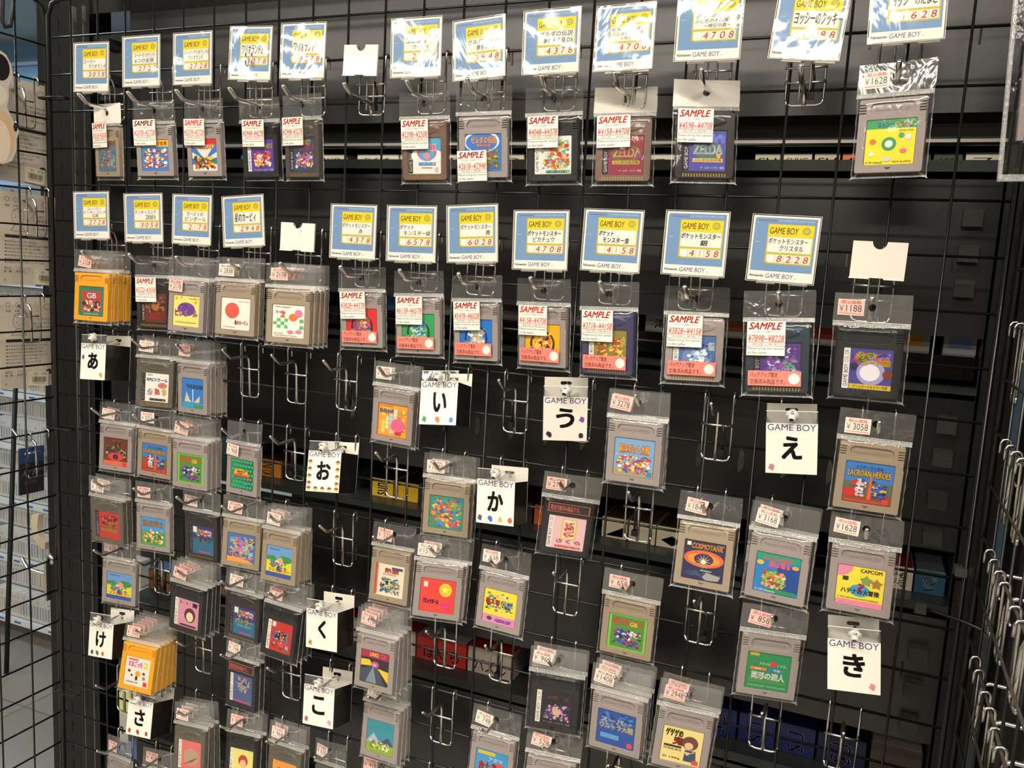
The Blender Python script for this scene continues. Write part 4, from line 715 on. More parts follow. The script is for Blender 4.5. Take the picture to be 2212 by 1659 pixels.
# id: shell colour, mould, how many deep, sample price or None, price or None, battery strip, description
CARTS = {
'a1': ('tan', 'n', 1, '¥2618~¥3058', None, 0, 'sample cartridge with faded orange and teal label, white header, bag hanging askew'),
'a2': ('silver', 'n', 1, '¥2378~¥2728', None, 0, 'sample cartridge with yellow banner over a blue crowded label'),
'a3': ('silver', 'n', 1, '¥2378~¥2728', None, 0, 'sample cartridge with red banner over a blue and white rayed label'),
'a4': ('black', 'n', 1, '¥3948~¥4278', None, 0, 'black sample cartridge with purple label and white side strip'),
'a5': ('smoke', 'c', 1, '¥2948~¥3278', None, 0, 'smoky see-through sample cartridge with label marked 3'),
'b1': ('rose', 'c', 1, '¥2398~¥2508', None, 0, 'rosy see-through sample cartridge with sky blue label and pink arch'),
'b2': ('silver', 'n', 1, '¥2618~¥2948', None, 0, 'grey cartridge with sample sticker low over its blue label'),
'b3': ('black', 'n', 1, '¥4048~¥4378', None, 0, 'black sample cartridge with green and gold label marked DX'),
'b4': ('rose', 'c', 1, '¥4158~¥4708', None, 0, 'reddish see-through sample cartridge with crimson label under a white header'),
'c1': ('dusk', 'c', 1, '¥4598~¥4708', None, 0, 'dark see-through sample cartridge with violet label under a white header'),
'c2': ('silver', 'n', 1, None, '1628', 0, 'grey cartridge with bright yellow label and green banner, priced 1628'),
'd1': ('yellow', 'n', 4, None, '2728', 0, 'yellow cartridge with green bordered red label marked GB'),
'd2': ('dusk', 'c', 1, '¥2723~¥3058', None, 0, 'dark sample cartridge with brown label beside the yellow stack'),
'd3': ('silver', 'n', 3, None, '2178', 0, 'grey cartridge with pale yellow star label and purple lettering'),
'd4': ('tan', 'n', 2, None, '2838', 0, 'beige cartridge with white label and one red disc'),
'd5': ('tan', 'n', 4, None, '2178', 0, 'beige cartridge with green chequered white label'),
'e1': ('silver', 'n', 1, '¥3828~¥4378', None, 1, 'sample cartridge with red label over a salmon strip'),
'e2': ('silver', 'n', 1, '¥6138~¥6578', None, 1, 'sample cartridge with green label over a salmon strip'),
'e3': ('silver', 'n', 1, '¥5478~¥6028', None, 1, 'sample cartridge with blue label and magenta lettering over a salmon strip'),
'e4': ('silver', 'n', 1, '¥4158~¥4708', None, 1, 'sample cartridge with golden yellow label over a salmon strip'),
'e5': ('navy', 'c', 1, '¥3718~¥4158', None, 1, 'navy sample cartridge with olive gold label over a salmon strip'),
'f1': ('silver', 'c', 1, '¥3828~¥4158', None, 1, 'grey sample cartridge with silvery blue label over a salmon strip'),
'f2': ('teal', 'c', 1, '¥7898~¥8228', None, 1, 'blue-green clear sample cartridge with purple label over a salmon strip'),
'f3': ('black', 'n', 1, None, '1188', 0, 'black cartridge with violet label and white side strip, priced 1188'),
'd6': ('clear', 'c', 2, None, '1320', 0, 'clear cartridge with white label and red GB mark'),
'd7': ('silver', 'n', 4, None, '858', 0, 'grey cartridge with blue sea and sky label'),
'e6': ('silver', 'n', 2, None, '1078', 0, 'grey cartridge with orange tiled label and pink disc'),
'e7': ('silver', 'n', 2, None, '3278', 0, 'grey cartridge with pale blue crowded label, priced 3278'),
'f4': ('tan', 'n', 1, None, '3058', 0, 'beige cartridge with blue label and yellow heroes title, priced 3058'),
'd8': ('silver', 'n', 2, None, '1078', 0, 'grey cartridge with dark brown label and yellow title'),
'd9': ('tan', 'n', 1, None, '3058', 0, 'beige cartridge with blue heroes label beside the dark brown label game'),
'd10': ('silver', 'n', 3, None, '658', 0, 'grey cartridge with lime green label and red title, fourth row'),
'd11': ('silver', 'n', 1, None, '968', 0, 'grey cartridge with plain green scale pattern label and ribbon'),
'e8': ('tan', 'n', 2, None, '1078', 0, 'beige cartridge with multicoloured busy label above the red star label game'),
'e9': ('black', 'n', 1, None, '2178', 2, 'black cartridge with pink label under a coral strip'),
'i1': ('tan', 'n', 1, None, '1848', 0, 'beige cartridge with dark space label and orange ring, priced 1848'),
'i2': ('silver', 'n', 2, None, '3168', 0, 'grey cartridge with blue label and green top band, priced 3168'),
'i3': ('silver', 'n', 1, None, '1628', 0, 'grey cartridge with yellow and pink label, priced 1628'),
'g1': ('clear', 'c', 2, None, '748', 0, 'smoky clear cartridge with bright red label'),
'g2': ('silver', 'n', 1, None, '858', 0, 'grey cartridge with orange kanji over a green field label'),
'g3': ('dusk', 'c', 1, None, '638', 0, 'dark clear cartridge with teal label and yellow title in the fifth row'),
'g4': ('tan', 'n', 1, None, '858', 0, 'beige cartridge with blue and orange label marked 05'),
'g5': ('tan', 'n', 3, None, '638', 0, 'beige cartridge with yellow field label under a blue sky'),
'h1': ('tan', 'n', 1, None, '528', 0, 'beige cartridge with cream label and red edge'),
'h2': ('silver', 'n', 2, None, '1518', 0, 'grey cartridge with red label and yellow star disc'),
'h3': ('silver', 'n', 1, None, '638', 0, 'grey cartridge with yellow label and pink foot band'),
'h5': ('tan', 'n', 1, None, '658', 0, 'beige cartridge with lime green label, priced 658'),
'i4': ('silver', 'n', 1, None, '858', 0, 'grey cartridge with green lesson label, priced 858'),
'g6': ('silver', 'n', 1, None, '638', 0, 'single grey cartridge with yellow field label beside the blue wrapped boxes'),
'g7': ('black', 'n', 4, None, '528', 0, 'black cartridge with pink label and purple kanji'),
'g8': ('dusk', 'c', 2, None, '638', 0, 'dark clear cartridge with teal label and yellow title, sixth row'),
'g9': ('black', 'n', 4, None, '418', 0, 'black cartridge with red figure label'),
'h4': ('silver', 'n', 4, None, '418', 0, 'grey cartridge with dark triangle label under a crimson band'),
'h9': ('black', 'n', 2, None, '968', 0, 'black cartridge with dark space label and white side strip'),
'h10': ('silver', 'n', 3, None, '1408', 0, 'grey cartridge with deep blue label, priced 1408'),
'i5': ('silver', 'n', 2, None, '2948', 0, 'grey cartridge with straw yellow label and brown haired figure, priced 2948'),
'g17': ('yellow', 'n', 5, None, '528', 0, 'yellow cartridge with white label marked 2'),
'g10': ('black', 'n', 2, None, '748', 2, 'black cartridge with slate blue label under a coral strip'),
'h6': ('silver', 'n', 3, None, '748', 0, 'grey cartridge with green meadow and mountain label'),
'h7': ('silver', 'n', 1, None, '748', 0, 'grey cartridge with sky blue label cut by the photo foot, priced 748'),
'h8': ('silver', 'n', 1, None, '528', 0, 'grey cartridge head in a clear bag below the dark space game'),
'g11': ('clear', 'c', 3, None, '638', 0, 'clear grey cartridge with coral pink label'),
'g12': ('dusk', 'n', 2, None, '858', 0, 'dark cartridge with straw label and red haired figure'),
'g13': ('clear', 'c', 2, None, '968', 0, 'clear grey cartridge with orange label'),
'g14': ('silver', 'n', 1, None, '418', 0, 'creased clear bag with a grey cartridge, lowest by the side panel'),
'g15': ('clear', 'c', 1, None, '418', 0, 'clear bag with yellowish contents under the sign with three brown marks'),
'g16': ('clear', 'c', 1, None, '638', 0, 'clear bag turned sideways below the sign with two pink marks'),
'h11': ('clear', 'c', 1, None, '418', 0, 'clear bag head under the meadow label stack'),
}
POSE = {
'a1': ('T', 0, 1, .0811, -.0189, -.1577, .0351, .0157, -.2009),
'a2': ('T', 1, 1, .1667, -.0199, -.1564, .0382, -.0212, .1054),
'a3': ('T', 2, 1, .2443, -.015, -.1555, .0625, -.0079, -.0304),
'a4': ('T', 3, 1, .3274, -.0084, -.1551, .0747, -.0155, -.041),
'a5': ('T', 4, 1, .4027, -.0247, -.1563, .0683, .0046, -.1639),
'b1': ('T', 6, 1, .5639, -.017, -.1571, .093, -.0095, -.0005),
'b2': ('T', 7, 1, .6385, -.0205, -.1541, .0747, -.0257, .0661),
'b3': ('T', 8, 1, .7195, -.0207, -.1567, .0821, -.0194, -.0229),
'b4': ('T', 9, 1, .7927, -.0095, -.1554, -.0227, -.0295, .164),
'c1': ('T', 10, 1, .8785, -.0222, -.1532, -.0683, -.0317, .3827),
'c2': ('T', 12, 1, 1.0434, -.0376, -.1481, .0082, -.0124, -.2455),
'd1': ('T', 0, 5, .0811, -.0475, -.3509, -.0712, -.0065, .0787),
'd2': ('T', 1, 5, .1666, -.0233, -.3544, -.0277, -.0306, .0442),
'd3': ('T', 2, 5, .2438, -.0451, -.3529, -.0425, .0122, .0188),
'd4': ('T', 3, 5, .3265, -.0494, -.3505, -.0425, .0021, .0705),
'd5': ('T', 4, 5, .4043, -.0472, -.3539, -.0467, .0006, .1703),
'e1': ('T', 5, 5, .4883, -.0179, -.3534, .0177, -.0416, .0298),
'e2': ('T', 6, 5, .5664, -.0204, -.3541, -.009, -.0503, .0181),
'e3': ('T', 7, 5, .6386, -.0173, -.3553, .0013, -.0506, -.093),
'e4': ('T', 8, 5, .7209, -.0234, -.3541, .0347, -.0314, -.0978),
'e5': ('T', 9, 5, .7979, -.0372, -.3535, .0148, -.0438, -.097),
'f1': ('T', 10, 5, .8844, -.0223, -.3529, -.0956, -.0175, .2338),
'f2': ('T', 11, 5, .9677, -.0535, -.3515, -.102, -.066, .0486),
'f3': ('T', 12, 5, 1.0457, -.0523, -.3497, .1664, -.0159, -.0368),
'd6': ('K', 1, 8, .1613, -.0165, -.463, -.0725, .0008, .1671),
'd7': ('K', 2, 8, .2366, -.0266, -.4619, -.0286, -.0288, -.1365),
'e6': ('K', 6, 8, .5346, -.0165, -.4638, -.0255, .0227, -.0449),
'e7': ('K', 10, 8, .8354, -.0407, -.4624, -.0476, -.0077, .0023),
'f4': ('K', 13, 8, 1.0578, -.0383, -.4564, .0343, .0175, .0568),
'd8': ('K', 0, 10, .0877, -.0167, -.5627, -.0641, -.0055, .0758),
'd9': ('K', 1, 10, .1592, -.0159, -.5621, -.0247, .0251, .0789),
'd10': ('K', 2, 10, .2363, -.0302, -.5631, -.0177, .0038, .0538),
'd11': ('K', 3, 10, .3123, -.0185, -.5618, -.0625, -.0348, -.1346),
'e8': ('K', 7, 10, .6115, -.0174, -.564, -.039, .0076, .1287),
'e9': ('K', 9, 10, .7593, -.0135, -.5639, .1065, .0675, .2896),
'i1': ('K', 11, 10, .9132, -.0309, -.5608, -.2211, -.0157, -.0477),
'i2': ('K', 12, 10, .9854, -.0349, -.5597, -.1002, .0247, -.0319),
'i3': ('K', 13, 10, 1.0608, -.0335, -.5576, -.0087, -.0025, .0078),
'g1': ('K', 0, 12, .0845, -.0296, -.6665, .0495, .0223, .082),
'g2': ('K', 1, 12, .1617, -.0215, -.6646, -.0288, -.02, .0716),
'g3': ('K', 2, 12, .2366, -.0104, -.6669, .0117, -.0093, .0147),
'g4': ('K', 3, 12, .3095, -.0149, -.6634, -.0417, .029, .1358),
'g5': ('K', 4, 12, .3846, -.0326, -.6623, -.1001, -.0315, -.0691),
'h1': ('K', 6, 12, .5375, -.0158, -.6617, -.159, -.0513, -.0876),
'h2': ('K', 7, 12, .6112, -.0296, -.6614, -.1068, .0258, .2385),
'h3': ('K', 8, 12, .6866, -.0198, -.6632, -.122, .007, -.0565),
'h5': ('K', 10, 12, .8364, -.016, -.662, .0053, .0319, .0536),
'i4': ('K', 12, 12, .9861, -.0312, -.6629, .0159, .0261, .2239),
'g6': ('K', 0, 14, .0853, -.0112, -.7628, -.0443, .0161, .1486),
'g7': ('K', 2, 14, .2334, -.0339, -.7635, -.0344, .0415, .0032),
'g8': ('K', 3, 14, .3097, -.012, -.7665, -.0235, .0303, .0124),
'g9': ('K', 4, 14, .3855, -.0304, -.7634, -.1354, .0105, -.0829),
'h4': ('K', 6, 14, .5375, -.044, -.7623, -.1459, -.0589, -.0957),
'h9': ('K', 9, 14, .7625, -.0273, -.7631, -.0178, .0188, .1774),
'h10': ('K', 10, 14, .8366, -.0353, -.7637, -.0116, .0175, .0083),
'i5': ('K', 11, 14, .9081, -.033, -.7639, -.0371, .0695, .1759),
'g17': ('K', 1, 16, .1599, -.0493, -.8587, -.2094, -.0068, .0735),
'g10': ('K', 3, 16, .3098, -.0139, -.8622, -.0807, -.0463, -.1069),
'h6': ('K', 6, 16, .5368, -.0244, -.863, -.1843, -.0775, -.115),
'h7': ('K', 8, 16, .6869, -.0213, -.8613, -.2129, -.0396, -.0552),
'h8': ('K', 9, 16, .7638, -.0314, -.8616, -.1792, .0161, .1367),
'g11': ('K', 2, 18, .2424, -.0379, -.9653, -.1604, -.1159, -.0291),
'g12': ('K', 3, 18, .3187, -.0224, -.9644, -.1996, -.1247, -.054),
'g13': ('K', 4, 18, .3887, -.0213, -.9628, -.1648, -.0721, -.0876),
'g14': ('K', 0, 20, .0925, -.0248, -1.0641, -.1299, -.1677, -.2013),
'g15': ('K', 1, 20, .1672, -.0223, -1.0636, -.1643, -.1, .0144),
'g16': ('K', 5, 18, .4655, -.031, -.9625, -.1896, -.2246, -.3074),
'A1': ('C', 0, 1, .0758, -.0368, -.0521, -.0319, .0179, .002),
'A2': ('C', 1, 1, .1609, -.035, -.0477, -.0412, -.003, .0136),
'A3': ('C', 2, 1, .243, -.0329, -.0474, -.0246, .0017, -.0123),
'A4': ('C', 3, 1, .3243, -.0237, -.0428, -.0345, .0379, .0289),
'A5': ('C', 4, 1, .4072, -.0317, -.0456, -.0583, .0225, .0206),
'B1': ('C', 6, 1, .5606, -.037, -.0506, .0178, -.0104, .0264),
'B2': ('C', 7, 1, .6364, -.037, -.0552, -.0607, -.0581, -.0288),
'B3': ('C', 8, 1, .7216, -.0477, -.0552, .0649, -.0095, -.0225),
'B4': ('C', 9, 1, .7947, -.0392, -.053, -.0218, -.0005, -.0798),
'C1': ('C', 10, 1, .8799, -.057, -.0511, .166, .0107, -.0423),
'C2': ('C', 11, 1, .967, -.0475, -.0522, -.0366, .0827, -.005),
'C3': ('C', 12, 1, 1.0459, -.0351, -.0379, -.0886, -.0329, .001),
'A6': ('C', 0, 5, .076, -.0401, -.2426, -.0607, -.0303, .0283),
'A7': ('C', 1, 5, .1678, -.0397, -.2435, -.0269, -.032, .0528),
'A8': ('C', 2, 5, .2471, -.0383, -.2435, -.0784, .0069, .0146),
'A9': ('C', 3, 5, .3248, -.0341, -.2428, -.0722, -.0733, .0305),
'B5': ('C', 5, 5, .4843, -.0344, -.2504, -.0462, .007, .0081),
'B6': ('C', 6, 5, .5621, -.0355, -.2501, -.0086, -.011, .0417),
'B7': ('C', 7, 5, .6368, -.0338, -.2474, -.0076, -.0562, -.0114),
'B8': ('C', 8, 5, .7168, -.034, -.2515, -.0439, -.0242, .0176),
'B9': ('C', 9, 5, .7967, -.0411, -.2494, -.0825, .0111, .0206),
'C4': ('C', 10, 5, .8807, -.0427, -.249, -.0863, .0099, -.0058),
'C5': ('C', 11, 5, .9626, -.0421, -.251, -.0819, .0255, -.0151),
'W1': ('W', 5, 1, .4844, -.0299, -.0586, .0052, .0464, -.0189),
'W2': ('W', 4, 5, .4017, -.0292, -.2586, -.0434, .0083, .1195),
'W3': ('W', 12, 5, 1.0449, -.0392, -.2572, .0209, .0137, -.0074),
'あ': ('S', 0, 8, .0856, -.0501, -.4376, -.1141, -.0594, -.0158),
'い': ('S', 7, 8, .6097, -.0445, -.4359, -.2185, -.0931, .0041),
'う': ('S', 9, 8, .7586, -.0398, -.437, .1634, -.0376, .3302),
'え': ('S', 12, 8, .9878, -.0452, -.4372, .0396, -.0763, .0921),
'お': ('S', 5, 10, .4601, -.0474, -.5358, -.2254, -.0885, .0254),
'か': ('S', 8, 10, .6845, -.0428, -.5389, -.1107, -.0726, -.0563),
'き': ('S', 13, 12, 1.0632, -.0465, -.6369, -.0971, -.0941, .0396),
'く': ('S', 5, 14, .4608, -.0449, -.737, -.1001, -.079, -.0181),
'け': ('S', 0, 16, .0866, -.0451, -.8364, -.1646, -.0977, -.0093),
'こ': ('S', 5, 16, .4601, -.0468, -.8369, -.1768, -.1047, -.0267),
'さ': ('S', 1, 18, .1606, -.0467, -.9347, -.2214, -.1037, -.0122)}
SHELF_Y = -.0125
def rough_label(i): return CARTS[i][6]
SS = {}; PS = {}
for idx, (i, (colr, mould, n, sample, price, batt, desc)) in enumerate(CARTS.items()):
    if i == 'h11':
        kind, col, row = 'K', 6, 18; v = list(POSE['h6'][3:]); v[2] -= .10
    else:
        kind, col, row = POSE[i][:3]; v = POSE[i][3:]
    rnd = random.Random(idx * 7 + 1)
    M = pose(v)
    lab = desc + (', front of its stack' if n > 1 else '')
    assert len(lab.split()) <= 16, lab
    t = empty('bagged_cartridge', M, lab, 'game cartridge', 'bagged game cartridges on hooks')
    parts = []
    sh = put('cartridge', SHELL[mould], t, None, [SHCOL[colr]] + ([mat('#a68b4a', 0.35, 0.6)] if mould == 'c' else []))
    lb = put('label_art', label_of(i), sh)
    parts.append((sh, [lb]))
    head = WHITEHEAD if i in ('a1', 'b4', 'c1') else HEADS[idx % 4]
    hd = put('bag_header', head, t); parts.append((hd, []))
    bg = put('bag', BODY, t); parts.append((bg, []))
    sm = put('bag_seam', SEAM, t); parts.append((sm, []))
    h = CH / 2
    if sample:
        if sample not in SS: SS[sample] = sample_sticker(sample)
        dx, dz = (-.0105, .018)
        if i in ('a1', 'a2', 'a3', 'a4', 'a5'): dx, dz = {'a1': (-.012, .022), 'a2': (-.0125, .023), 'a3': (-.0125, .0225), 'a4': (-.0075, .021), 'a5': (-.012, .021)}[i]
        if i == 'b2': dx, dz = (-.012, -.0195)
        o = put('sample_sticker', SS[sample], t, Matrix.Translation((dx, -.0024, dz)) @ Euler((0, radians(rnd.uniform(-1.5, 1.5)), 0)).to_matrix().to_4x4()); parts.append((o, []))
    if price:
        if price not in PS: PS[price] = price_sticker(price, idx % 2)
        if i in ('d3', 'd11'): dx, dz = -.0155, .0255
        else: dx, dz = -.0150 + rnd.uniform(-.003, .002), h + .0165 + rnd.uniform(-.002, .002)
        y = -.0024 if i in ('d3', 'd11') else .0018
        o = put('price_sticker', PS[price], t, Matrix.Translation((dx, y, dz)) @ Euler((0, radians(rnd.uniform(-1, 8)), 0)).to_matrix().to_4x4()); parts.append((o, []))
    if batt == 1:
        o = put('battery_sticker', BATT, t, Matrix.Translation((-.002, -.0025, -h + .0125))); parts.append((o, []))
    if batt == 2:
        b = MB(); b.box(-.023, -.0001, -.0052, .023, .0001, .0052, mat('#d86a5a', .45)); b.rect(-.022, -.0046, .022, .0046, mat('#241f1f', .5), 1, -.0001); b.text('電池交換済み商品です。', -.0205, -.0034, .012, .0034, mat('#e0705c'), 2, -.0001, bold=.02)
        o = b.obj('battery_sticker', t, Matrix.Translation((0, .0000, h - .0085))); parts.append((o, []))
    # the ones hanging behind it on the same hook
    if n > 1:
        step = min(.0105, max(.0084, (-.0118 - v[1]) / (n - 1)))
        for q in range(1, n):
            w = list(v); w[1] = v[1] + step * q
            w[0] += rnd.uniform(-.0012, .0012) - .0 * q; w[2] += rnd.uniform(-.0010, .0010); w[5] = v[5] * max(0, 1 - q * .25) + radians(rnd.uniform(-.6, .6)); w[3] = v[3] * (1 - .2 * q); w[4] += radians(rnd.uniform(-1, 1))
            r = t.copy(); COL.objects.link(r); r.matrix_world = pose(w)
            r['label'] = ' '.join(desc.split()[:11]).rstrip(',') + ', %s in its stack' % ORD[q]
            for o, ch in parts:
                if o.name.startswith('battery'): continue
                c = o.copy(); COL.objects.link(c); c.parent = r
                for g in ch:
                    d = g.copy(); COL.objects.link(d); d.parent = c
# ------------------------------------------------------------------ price cards and their holders
def holder_mesh():
    b = MB(); w, h = .0225, .01625; m = mat('#e9e2d6', .35, coat=.4)
    notch = [(w, -h), (w, h), (.0062, h)] + [(.0062 * cos(a), h - .0068 * sin(a)) for a in [pi * k / 12 for k in range(1, 12)]] + [(-.0062, h), (-w, h), (-w, -h)]
    vs, fs = plate(notch, [], .0006); b.add(vs, fs, m)
    vs, fs = plate(notch, [], .0010); b.add([(x, y + .0012, z) for x, y, z in vs], fs, mat('#c4bfb5', .4))
    b.box(-w - .0006, -.0004, -h - .0012, -.006, .0026, -h, m); b.box(.006, -.0004, -h - .0012, w + .0006, .0026, -h, m)
    b.box(w, -.0002, -h, w + .0006, .0022, h, m)
    return b.build('card_holder')
HOLD = holder_mesh()
def holder(M, lb):
    o = put('card_holder', HOLD, None, M); tag(o, lb, 'card holder', 'white card holders on the sign arms')
BLUE = '#7397c0'; YEL = '#f0d21a'; OLIVE = '#c9b63a'
def card_mesh(lines, price):
    w, h = .0595, .0602; b = MB(); X = lambda u: -w / 2 + w * u; Z = lambda v: h / 2 - h * v
    P = mat('#f2ece0', .5); bl = mat(BLUE, .5); navy = mat('#2f3a86', .5); ol = mat('#4a4420', .5)
    b.box(-w / 2, 0, -h / 2, w / 2, .0003, h / 2, P)
    R = lambda a, c, d, e, m, l: b.rect(X(a), Z(e), X(d), Z(c), m, l)
    T = lambda s, a, c, d, e, m, l, **k: b.text(s, X(a), Z(e), X(d), Z(c), m, l, **k)
    pts = [(X(.03), Z(.85)), (X(.965), Z(.85)), (X(.965), Z(.03)), (X(.07), Z(.03))] + [(X(.07 - .04 * sin(a)), Z(.07 - .04 * cos(a))) for a in (pi / 8, pi / 4, 3 * pi / 8, pi / 2)]
    b.poly(pts, bl, 1)
    R(.08, .062, .36, .068, mat('#a8486c'), 2); R(.08, .078, .36, .084, mat('#4a4a9c'), 2); R(.93, .06, .955, .066, mat('#a8486c'), 2)
    T('DOT MATRIX WITH STEREO SOUND', .40, .058, .92, .082, mat('#e6edf2'), 2, bold=.03)
    R(.235, .125, .935, .735, mat(OLIVE, .5), 2)
    R(.245, .13, .925, .315, mat(YEL, .45), 3)
    T('GAME BOY', .27, .175, .70, .275, ol, 4, bold=.012, shear=.12)
    b.disc(X(.82), Z(.215), w * .062, h * .058, mat('#a8a02c', .5), 4); b.disc(X(.82), Z(.215), w * .045, h * .042, mat('#c3b936', .5), 5)
    R(.255, .32, .915, .555, P, 3)
    for q in range(5): R(.262 + q * .132, .590, .386 + q * .132, .715, P, 3)
    b.poly([(X(.215), Z(.69)), (X(.245), Z(.72)), (X(.29), Z(.70)), (X(.25), Z(.76))], mat('#a8a02c'), 4)
    n = len(lines); ink = mat('#28202a', .6)
    for q, s in enumerate(lines):
        z0, z1 = .335 + q * .215 / n, .335 + (q + .86) * .215 / n
        T(s[0], s[1], z0, s[2], z1, ink, 4, bold=.025 + (s[3] if len(s) > 3 else 0), shear=.1)
    for q, ch in enumerate(price.rjust(5)):
        nx = .032 if ch == '1' else 0
        if ch != ' ': T(ch, .285 + nx + q * .132, .600, .365 - nx + q * .132, .705, mat('#e4502a', .6), 5, bold=.03, shear=.15)
    R(.09, .345, .105, .36, mat('#d8506c'), 2); T('BATTERY', .06, .40, .135, .415, mat('#dbe6ee'), 2)
    T('Nintendo', .03, .905, .25, .945, navy, 2, bold=.05); T('GAME BOY', .28, .885, .70, .955, navy, 2, bold=.0, shear=.12); T('TM', .715, .935, .745, .95, navy, 2)
    return b.build('price_card')
def sleeve_mesh(seed):
    b = MB(); rnd = random.Random(seed); w, h = .0615, .0622; n = 10; vs = []; fs = []
    a, c = rnd.uniform(-.0006, .0006), rnd.uniform(-.0006, .0006)
    for j in range(n + 1):
        for i in range(n + 1):
            u, v = i / n - .5, j / n - .5
            vs.append((u * w, -.0009 + a * sin(u * 5 + seed) * cos(v * 4) + c * cos(u * 3 + v * 6), v * h))
    for j in range(n):
        for i in range(n): k = j * (n + 1) + i; fs.append((k, k + 1, k + n + 2, k + n + 1))
    b.add(vs, fs, SLEEVE, smooth=True)
    e = mat('#d9d6cd', .25)
    for s in (-1, 1): b.box(s * w / 2 - .00025, -.0012, -h / 2, s * w / 2 + .00025, .0006, h / 2, e)
    b.box(-w / 2, -.0012, -h / 2 - .0002, w / 2, .0006, -h / 2 + .0002, e); b.box(-w / 2, -.0010, h / 2 - .0002, w / 2, .0006, h / 2 + .0001, e)
    return b.build('clear_sleeve')
CARD = {
'A1': ([('スーパー', .27, .62), ('マリオランド', .42, .93)], '3058'), 'A2': ([('スーパーマリオランド2', .30, .88), ('6つの金貨', .32, .85)], '2728'),
'A3': ([('スーパーマリオランド3', .27, .92), ('ワリオランド', .38, .78)], '2728'), 'A4': ([('ワリオランド2', .28, .80)], '3278'), 'A5': ([('ワリオランド3', .28, .82)], '3278'),
'B1': ([('コロコロ', .28, .70), ('カービィ', .42, .76)], '2508'), 'B2': ([('ゼルダの伝説', .27, .90), ('夢をみる島', .45, .85)], '2948'),
'B3': ([('ゼルダの伝説', .28, .88), ('夢をみる島 DX', .36, .90)], '4378'), 'B4': ([('ゼルダの伝説', .27, .80), ('ふしぎの木の実', .27, .84), ('～大地の章～', .42, .84)], '4708'),
'C1': ([('ゼルダの伝説', .28, .80), ('ふしぎの木の実', .27, .80), ('～時空の章～', .42, .84)], '4708'), 'C2': ([('ヨッシーのクッキー', .27, .96)], '1188'), 'C3': ([('ヨッシーのたまご', .28, .90)], '1628'),
'A6': ([('スーパー', .38, .78), ('ドンキーコング', .27, .93), ('GB', .52, .70)], '2728'), 'A7': ([('ドンキーコング', .28, .84), ('2001', .55, .82)], '3058'),
'A8': ([('カービィの', .36, .80), ('ピンボール', .32, .88)], '2178'), 'A9': ([('', 0, 1), ('星のカービィ', .28, .82, .01)], '2948'),
'B5': ([('ポケットモンスター', .25, .88), ('赤', .62, .72)], '4378'), 'B6': ([('ポケット', .25, .55, .01), ('モンスター緑', .34, .90, .01)], '6578'),
'B7': ([('ポケットモンスター', .26, .88, .01), ('青', .77, .87, .01)], '6028'), 'B8': ([('ポケットモンスター', .25, .88, .015), ('ピカチュウ', .36, .76, .01)], '4708'),
'B9': ([('ポケット', .26, .52, .015), ('モンスター金', .34, .80, .015)], '4158'), 'C4': ([('ポケットモンスター', .26, .90, .015), ('銀', .58, .70, .015)], '4158'),
'C5': ([('ポケットモンスター', .26, .86, .01), ('クリスタル', .44, .80, .01)], '8228')}
for q, (i, (lines, price)) in enumerate(CARD.items()):
    kind, col, row = POSE[i][:3]; vv = list(POSE[i][3:]); vv[3] = max(-.02, min(.03, vv[3] * .3)) if row == 5 else vv[3] * .25; M = pose(vv)
    lines = [l if l[0] else ('・', 0.05, 0.051) for l in lines]
    if i == 'A9': lines = [('星のカービィ', .28, .82, .01)]
    where = 'top row' if row == 1 else 'second row'
    own = {'A1': 'narrowest', 'A2': 'reading 6 coins in kanji', 'A3': 'ending in a large 3 on its first line', 'A4': 'half lost in glare', 'A5': 'ending in 3, beside the empty holder', 'B1': 'with glare over the price, right after the empty holder', 'B2': 'crumpled',
           'B3': 'flooded with glare', 'B4': 'nearly blank with glare', 'C1': 'with three lines of writing', 'C2': 'tilted, over the empty hook', 'C3': 'cut by the photo top', 'A6': 'with yen sign and GB', 'A7': 'reading 2001',
           'A8': 'over the yellow star label game', 'A9': 'with one bold kanji and kana line', 'B5': 'with a thin grey title', 'B6': 'over the green label game', 'B7': 'over the blue label game', 'B8': 'over the golden yellow label game', 'B9': 'ending in the gold kanji',
           'C4': 'ending in the silver kanji', 'C5': 'with a comma in its price, largest'}[i]
    t = empty('price_card', M, 'blue price card %s, priced %s' % (own, price), 'price card', 'handwritten price cards')
    put('printed_card', card_mesh(lines, price), t); put('clear_sleeve', sleeve_mesh(q), t)
    dz = -.0155
    holder(M @ Matrix.Translation((.0045 if row == 1 else .002, .0012, dz)), 'white card holder behind the card priced %s, %s along the %s' % (price, ORD[col], where))
for i, wh in (('W1', 'empty white card holder in the top row, glaring in the light'), ('W2', 'empty white card holder beside the last kanji price card of the second row'), ('W3', 'empty white card holder above the black game priced 1188')):
    holder(pose(POSE[i][3:]), wh)

# ------------------------------------------------------------------ kana divider boxes
DEC = {'あ': [('#7a5a94', .10, .62), ('#c8a050', .84, .14)], 'い': [('#4a9a5c', .14, .12), ('#e07a3c', .5, .12), ('#5a86c8', .86, .12)],
       'う': [('#8a4aa0', .88, .50), ('#3a2040', .14, .14), ('#3a2040', .86, .13)], 'え': [('#c8788c', .12, .12)],
       'か': [('#6a4a7a', .10, .12), ('#4a6ab8', .38, .12), ('#c8b060', .64, .12), ('#c86a3c', .90, .12)], 'き': [('#d88a98', .85, .14)], 'く': [('#b8904a', .14, .14)],
       'け': [('#4a5a54', .16, .12), ('#5a6a64', .38, .12), ('#b8683c', .60, .12)], 'こ': [('#c05a6a', .12, .14), ('#d898b8', .88, .14)], 'さ': [('#a04a38', .14, .12), ('#a04a38', .48, .12), ('#a04a38', .82, .12)], 'お': []}
